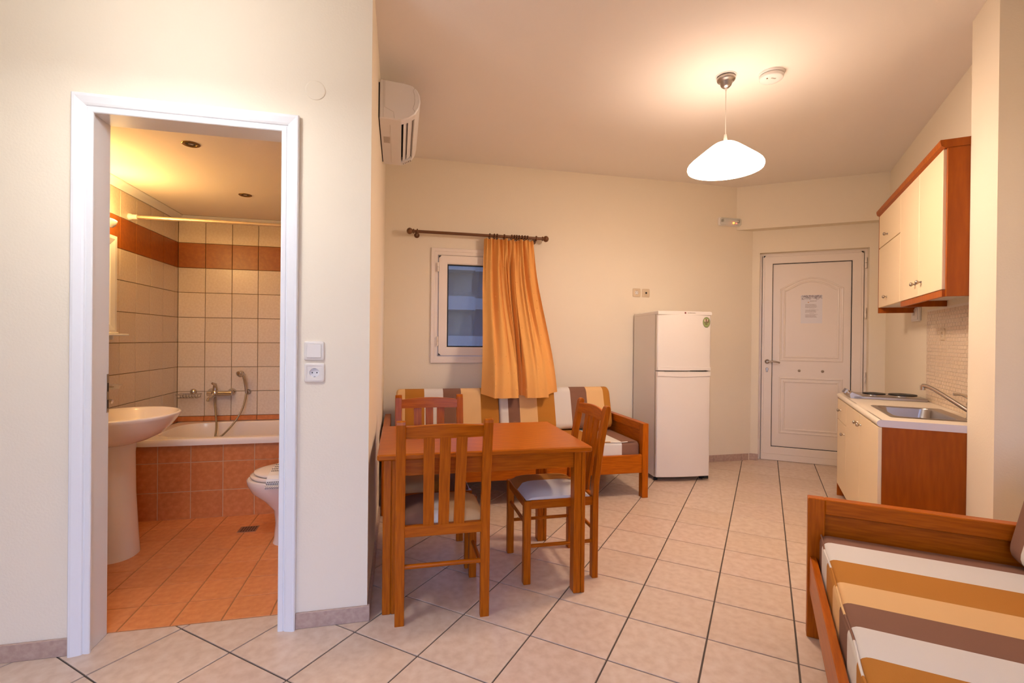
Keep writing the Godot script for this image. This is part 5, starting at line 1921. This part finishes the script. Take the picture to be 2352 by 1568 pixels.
	bx(sd, "holder", mt.chrome, BX0, -1.7, 0.932, 0.944, 3.452, 3.472, 0.003)
	# mirror with white frame and shelf
	var mi := thing("mirror", "white framed mirror over the washbasin", "mirror", 0, Vector3(BX0, 1.27, 3.2))
	m = mb(mi)
	m.mould([Vector2(2.92, 1.325), Vector2(2.92, 1.805), Vector2(3.455, 1.805), Vector2(3.455, 1.325)], [[0.0, 0.0], [0.0, 0.03], [0.008, 0.042], [0.04, 0.05], [0.06, 0.05], [0.062, 0.0]], Vector3(BX0, 0, 0), Vector3(0, 0, 1), Vector3.UP, Vector3.RIGHT, true)
	put(m, "frame", mt.white_paint, mi)
	bx(mi, "glass", mt.mirror, BX0 + 0.004, BX0 + 0.01, 1.32, 1.81, 2.91, 3.465)
	var sh := thing("bathroom_shelf", "narrow white shelf under the bathroom mirror", "shelf", 0, Vector3(BX0, 1.245, 3.2))
	bx(sh, "board", mt.white_paint, BX0, -1.655, 1.248, 1.262, 2.82, 3.545, 0.004)
	for z in [2.9, 3.45]:
		bx(sh, "bracket", mt.white_paint, BX0, -1.7, 1.225, 1.248, z, z + 0.015, 0.002)
	var so := thing("soap_bar", "small wrapped soap lying on the shelf under the mirror", "soap", 0, Vector3(-1.69, 1.262, 3.42))
	m = mb(so)
	m.box(-1.715, -1.67, 1.262, 1.272, 3.38, 3.46, 0.005)
	put(m, "wrapper", mt.white_plastic, so)
	# spot lamp over the mirror
	var sl := thing("mirror_lamp", "small white spot lamp on the wall above the bathroom mirror", "lamp", 0, Vector3(BX0, 1.94, 3.2))
	bx(sl, "bar", mt.white_plastic, BX0, BX0 + 0.02, 1.92, 1.96, 2.9, 3.45, 0.004)
	for z in [2.96, 3.39]:
		m = mb(sl)
		m.cyl(Vector3(BX0 + 0.02, 1.94, z), Vector3(BX0 + 0.05, 1.93, z), 0.008)
		put(m, "arm", mt.white_plastic, sl)
		m = mb(sl)
		m.lathe([[0.0, -0.028], [0.018, -0.024], [0.028, -0.006], [0.03, 0.02], [0.027, 0.022]], Vector3(BX0 + 0.075, 1.925, z), Vector3(0.25, 0.9, 0.15), 20)
		put(m, "lamp_head", mt.white_plastic, sl)
		m = mb(sl)
		m.lathe([[0.026, 0.019], [0.0, 0.022]], Vector3(BX0 + 0.075, 1.925, z), Vector3(0.25, 0.9, 0.15), 20)
		put(m, "lamp_face", glow("spot_glow_%s" % str(z), Color(1.0, 0.85, 0.6), 6.0), sl)
		var l := OmniLight3D.new()
		l.name = "mirror_light"
		l.light_color = Color(1.0, 0.8, 0.49)
		l.light_energy = BATH
		l.light_size = 0.04
		l.omni_range = 8.0
		l.omni_attenuation = 2.0
		l.shadow_enabled = true
		sl.add_child(l, true)
		var p := Vector3(BX0 + 0.1, 1.965, z) - Vector3(org[sl])
		l.position = Vector3(p.x, p.y, -p.z)
	# toilet facing the basin
	var to := thing("toilet", "cream toilet with closed lid, partly hidden by the doorway", "toilet", 0, Vector3(-0.55, 0, 3.25))
	m = mb(to)
	var tz := 3.25
	m.loft([ellipse(-0.565, tz, 0.175, 0.115, 0.0, 0.8), ellipse(-0.565, tz, 0.168, 0.108, 0.02, 0.8), ellipse(-0.565, tz, 0.16, 0.1, 0.12, 0.8), ellipse(-0.575, tz, 0.16, 0.1, 0.2, 0.8), ellipse(-0.6, tz, 0.19, 0.13, 0.26, 0.9), ellipse(-0.622, tz, 0.235, 0.165, 0.31, 1.0), ellipse(-0.632, tz, 0.252, 0.182, 0.36, 1.0), ellipse(-0.634, tz, 0.255, 0.186, 0.388, 1.0), ellipse(-0.634, tz, 0.247, 0.18, 0.396, 1.0)], true, true, true)
	m.box(-0.5, BX1 - 0.002, 0.0, 0.39, tz - 0.11, tz + 0.11, 0.03)
	put(m, "bowl", mt.ceramic, to)
	m = mb(to)
	m.loft([ellipse(-0.622, tz, 0.24, 0.178, 0.399, 1.0), ellipse(-0.622, tz, 0.247, 0.185, 0.406, 1.0), ellipse(-0.622, tz, 0.246, 0.184, 0.417, 1.0), ellipse(-0.622, tz, 0.235, 0.175, 0.42, 1.0)], true, true, true)
	put(m, "seat", mt.ceramic, to)
	m = mb(to)
	m.loft([ellipse(-0.615, tz, 0.226, 0.172, 0.423, 1.0), ellipse(-0.615, tz, 0.234, 0.179, 0.428, 1.0), ellipse(-0.615, tz, 0.232, 0.177, 0.438, 1.0), ellipse(-0.612, tz, 0.2, 0.15, 0.447, 1.0), ellipse(-0.605, tz, 0.1, 0.08, 0.452, 1.0), ellipse(-0.6, tz, 0.01, 0.01, 0.453, 1.0)], true, true, true)
	put(m, "lid", mt.ceramic, to)
	bx(to, "cistern", mt.ceramic, -0.44, BX1 - 0.002, 0.39, 0.78, tz - 0.2, tz + 0.2, 0.03)
	# printed paper band round seat and lid
	var im := Image.create(64, 128, false, Image.FORMAT_RGB8)
	im.fill(Color8(232, 226, 218))
	for yy in range(0, 128, 6):
		if yy > 34 and yy < 62:
			continue
		for xx in range(0, 64, 8):
			im.fill_rect(Rect2i(xx + (4 if int(yy / 6) % 2 else 0), yy, 5, 3), Color8(52, 48, 52))
	var pm := paint("band_print", Color(1, 1, 1), 0.7)
	pm.albedo_texture = ImageTexture.create_from_image(im)
	pm.cull_mode = BaseMaterial3D.CULL_DISABLED
	var pb := thing("paper_band", "black and white patterned paper band round the toilet seat and lid", "paper band", 0, Vector3(-0.68, 0.4, 3.1))
	m = mb(pb)
	var path := [Vector2(tz + 0.12, 0.45), Vector2(tz + 0.05, 0.458), Vector2(tz - 0.05, 0.458), Vector2(tz - 0.12, 0.452), Vector2(tz - 0.165, 0.444), Vector2(tz - 0.192, 0.43), Vector2(tz - 0.202, 0.41), Vector2(tz - 0.2, 0.392), Vector2(tz - 0.212, 0.378), Vector2(tz - 0.226, 0.38), Vector2(tz - 0.23, 0.394), Vector2(tz - 0.218, 0.402)]
	for i in path.size() - 1:
		var a: Vector2 = path[i]
		var b: Vector2 = path[i + 1]
		var va := i / float(path.size() - 1)
		var vb := (i + 1) / float(path.size() - 1)
		var nn := Vector3(0, (a.x - b.x), b.y - a.y).normalized()
		if nn.y < 0 and i < 7:
			nn = -nn
		m.tri(Vector3(-0.735, a.y, a.x), Vector3(-0.66, a.y, a.x), Vector3(-0.66, b.y, b.x), nn, nn, nn, Vector2(0, va), Vector2(1, va), Vector2(1, vb))
		m.tri(Vector3(-0.735, a.y, a.x), Vector3(-0.66, b.y, b.x), Vector3(-0.735, b.y, b.x), nn, nn, nn, Vector2(0, va), Vector2(1, vb), Vector2(0, vb))
	put(m, "band", pm, pb)
	# floor drain
	var fd := thing("floor_drain", "square metal drain grate in the terracotta bathroom floor", "drain", 0, Vector3(-0.94, 0, 3.47))
	bx(fd, "frame", mt.nickel, -0.995, -0.885, 0.0, 0.003, 3.42, 3.52)
	m = mb(fd)
	for i in 6:
		for j in 5:
			var x := -0.98 + i * 0.0155
			var z := 3.432 + j * 0.0165
			m.box(x, x + 0.009, 0.002, 0.0035, z, z + 0.009)
	put(m, "holes", mt.black, fd)
	# two downlights, off
	for k in 2:
		var c := Vector3(-1.045, BC, [2.81, 3.72][k])
		var dl := thing("downlight", ["brass recessed downlight in the bathroom ceiling nearest the doorway, unlit", "brass recessed downlight in the bathroom ceiling above the bathtub edge, unlit"][k], "downlight", 0, c, "bathroom downlights")
		m = mb(dl)
		m.lathe([[0.042, 0.0], [0.042, 0.003], [0.036, 0.006], [0.027, 0.004], [0.025, 0.0005]], c, Vector3.DOWN, 28)
		put(m, "trim_ring", paint("brass_%d" % k, Color8(150, 120, 70), 0.25, 1.0), dl)
		m = mb(dl)
		m.lathe([[0.026, 0.001], [0.012, 0.0015], [0.0, 0.0016]], c, Vector3.DOWN, 20)
		put(m, "reflector", mt.hotplate, dl)
		m = mb(dl)
		m.lathe([[0.013, 0.002], [0.008, 0.004], [0.0, 0.0045]], c, Vector3.DOWN, 16)
		put(m, "capsule", mt.chrome, dl)

const BATH := 0.19

func tile_local(parent: Node3D, O: Vector3, us: Array, vs: Array, off: Vector3) -> void:
	# tiles facing the camera, as sub-parts of a panel
	tile_field(parent, O - off, Vector3.RIGHT, Vector3.UP, Vector3(0, 0, -1), us, vs, func(i: int, j: int) -> Material: return mt["terracotta_%d" % ((i * 5 + j * 3) % 3 % 2)], 0.0024, 0.003)
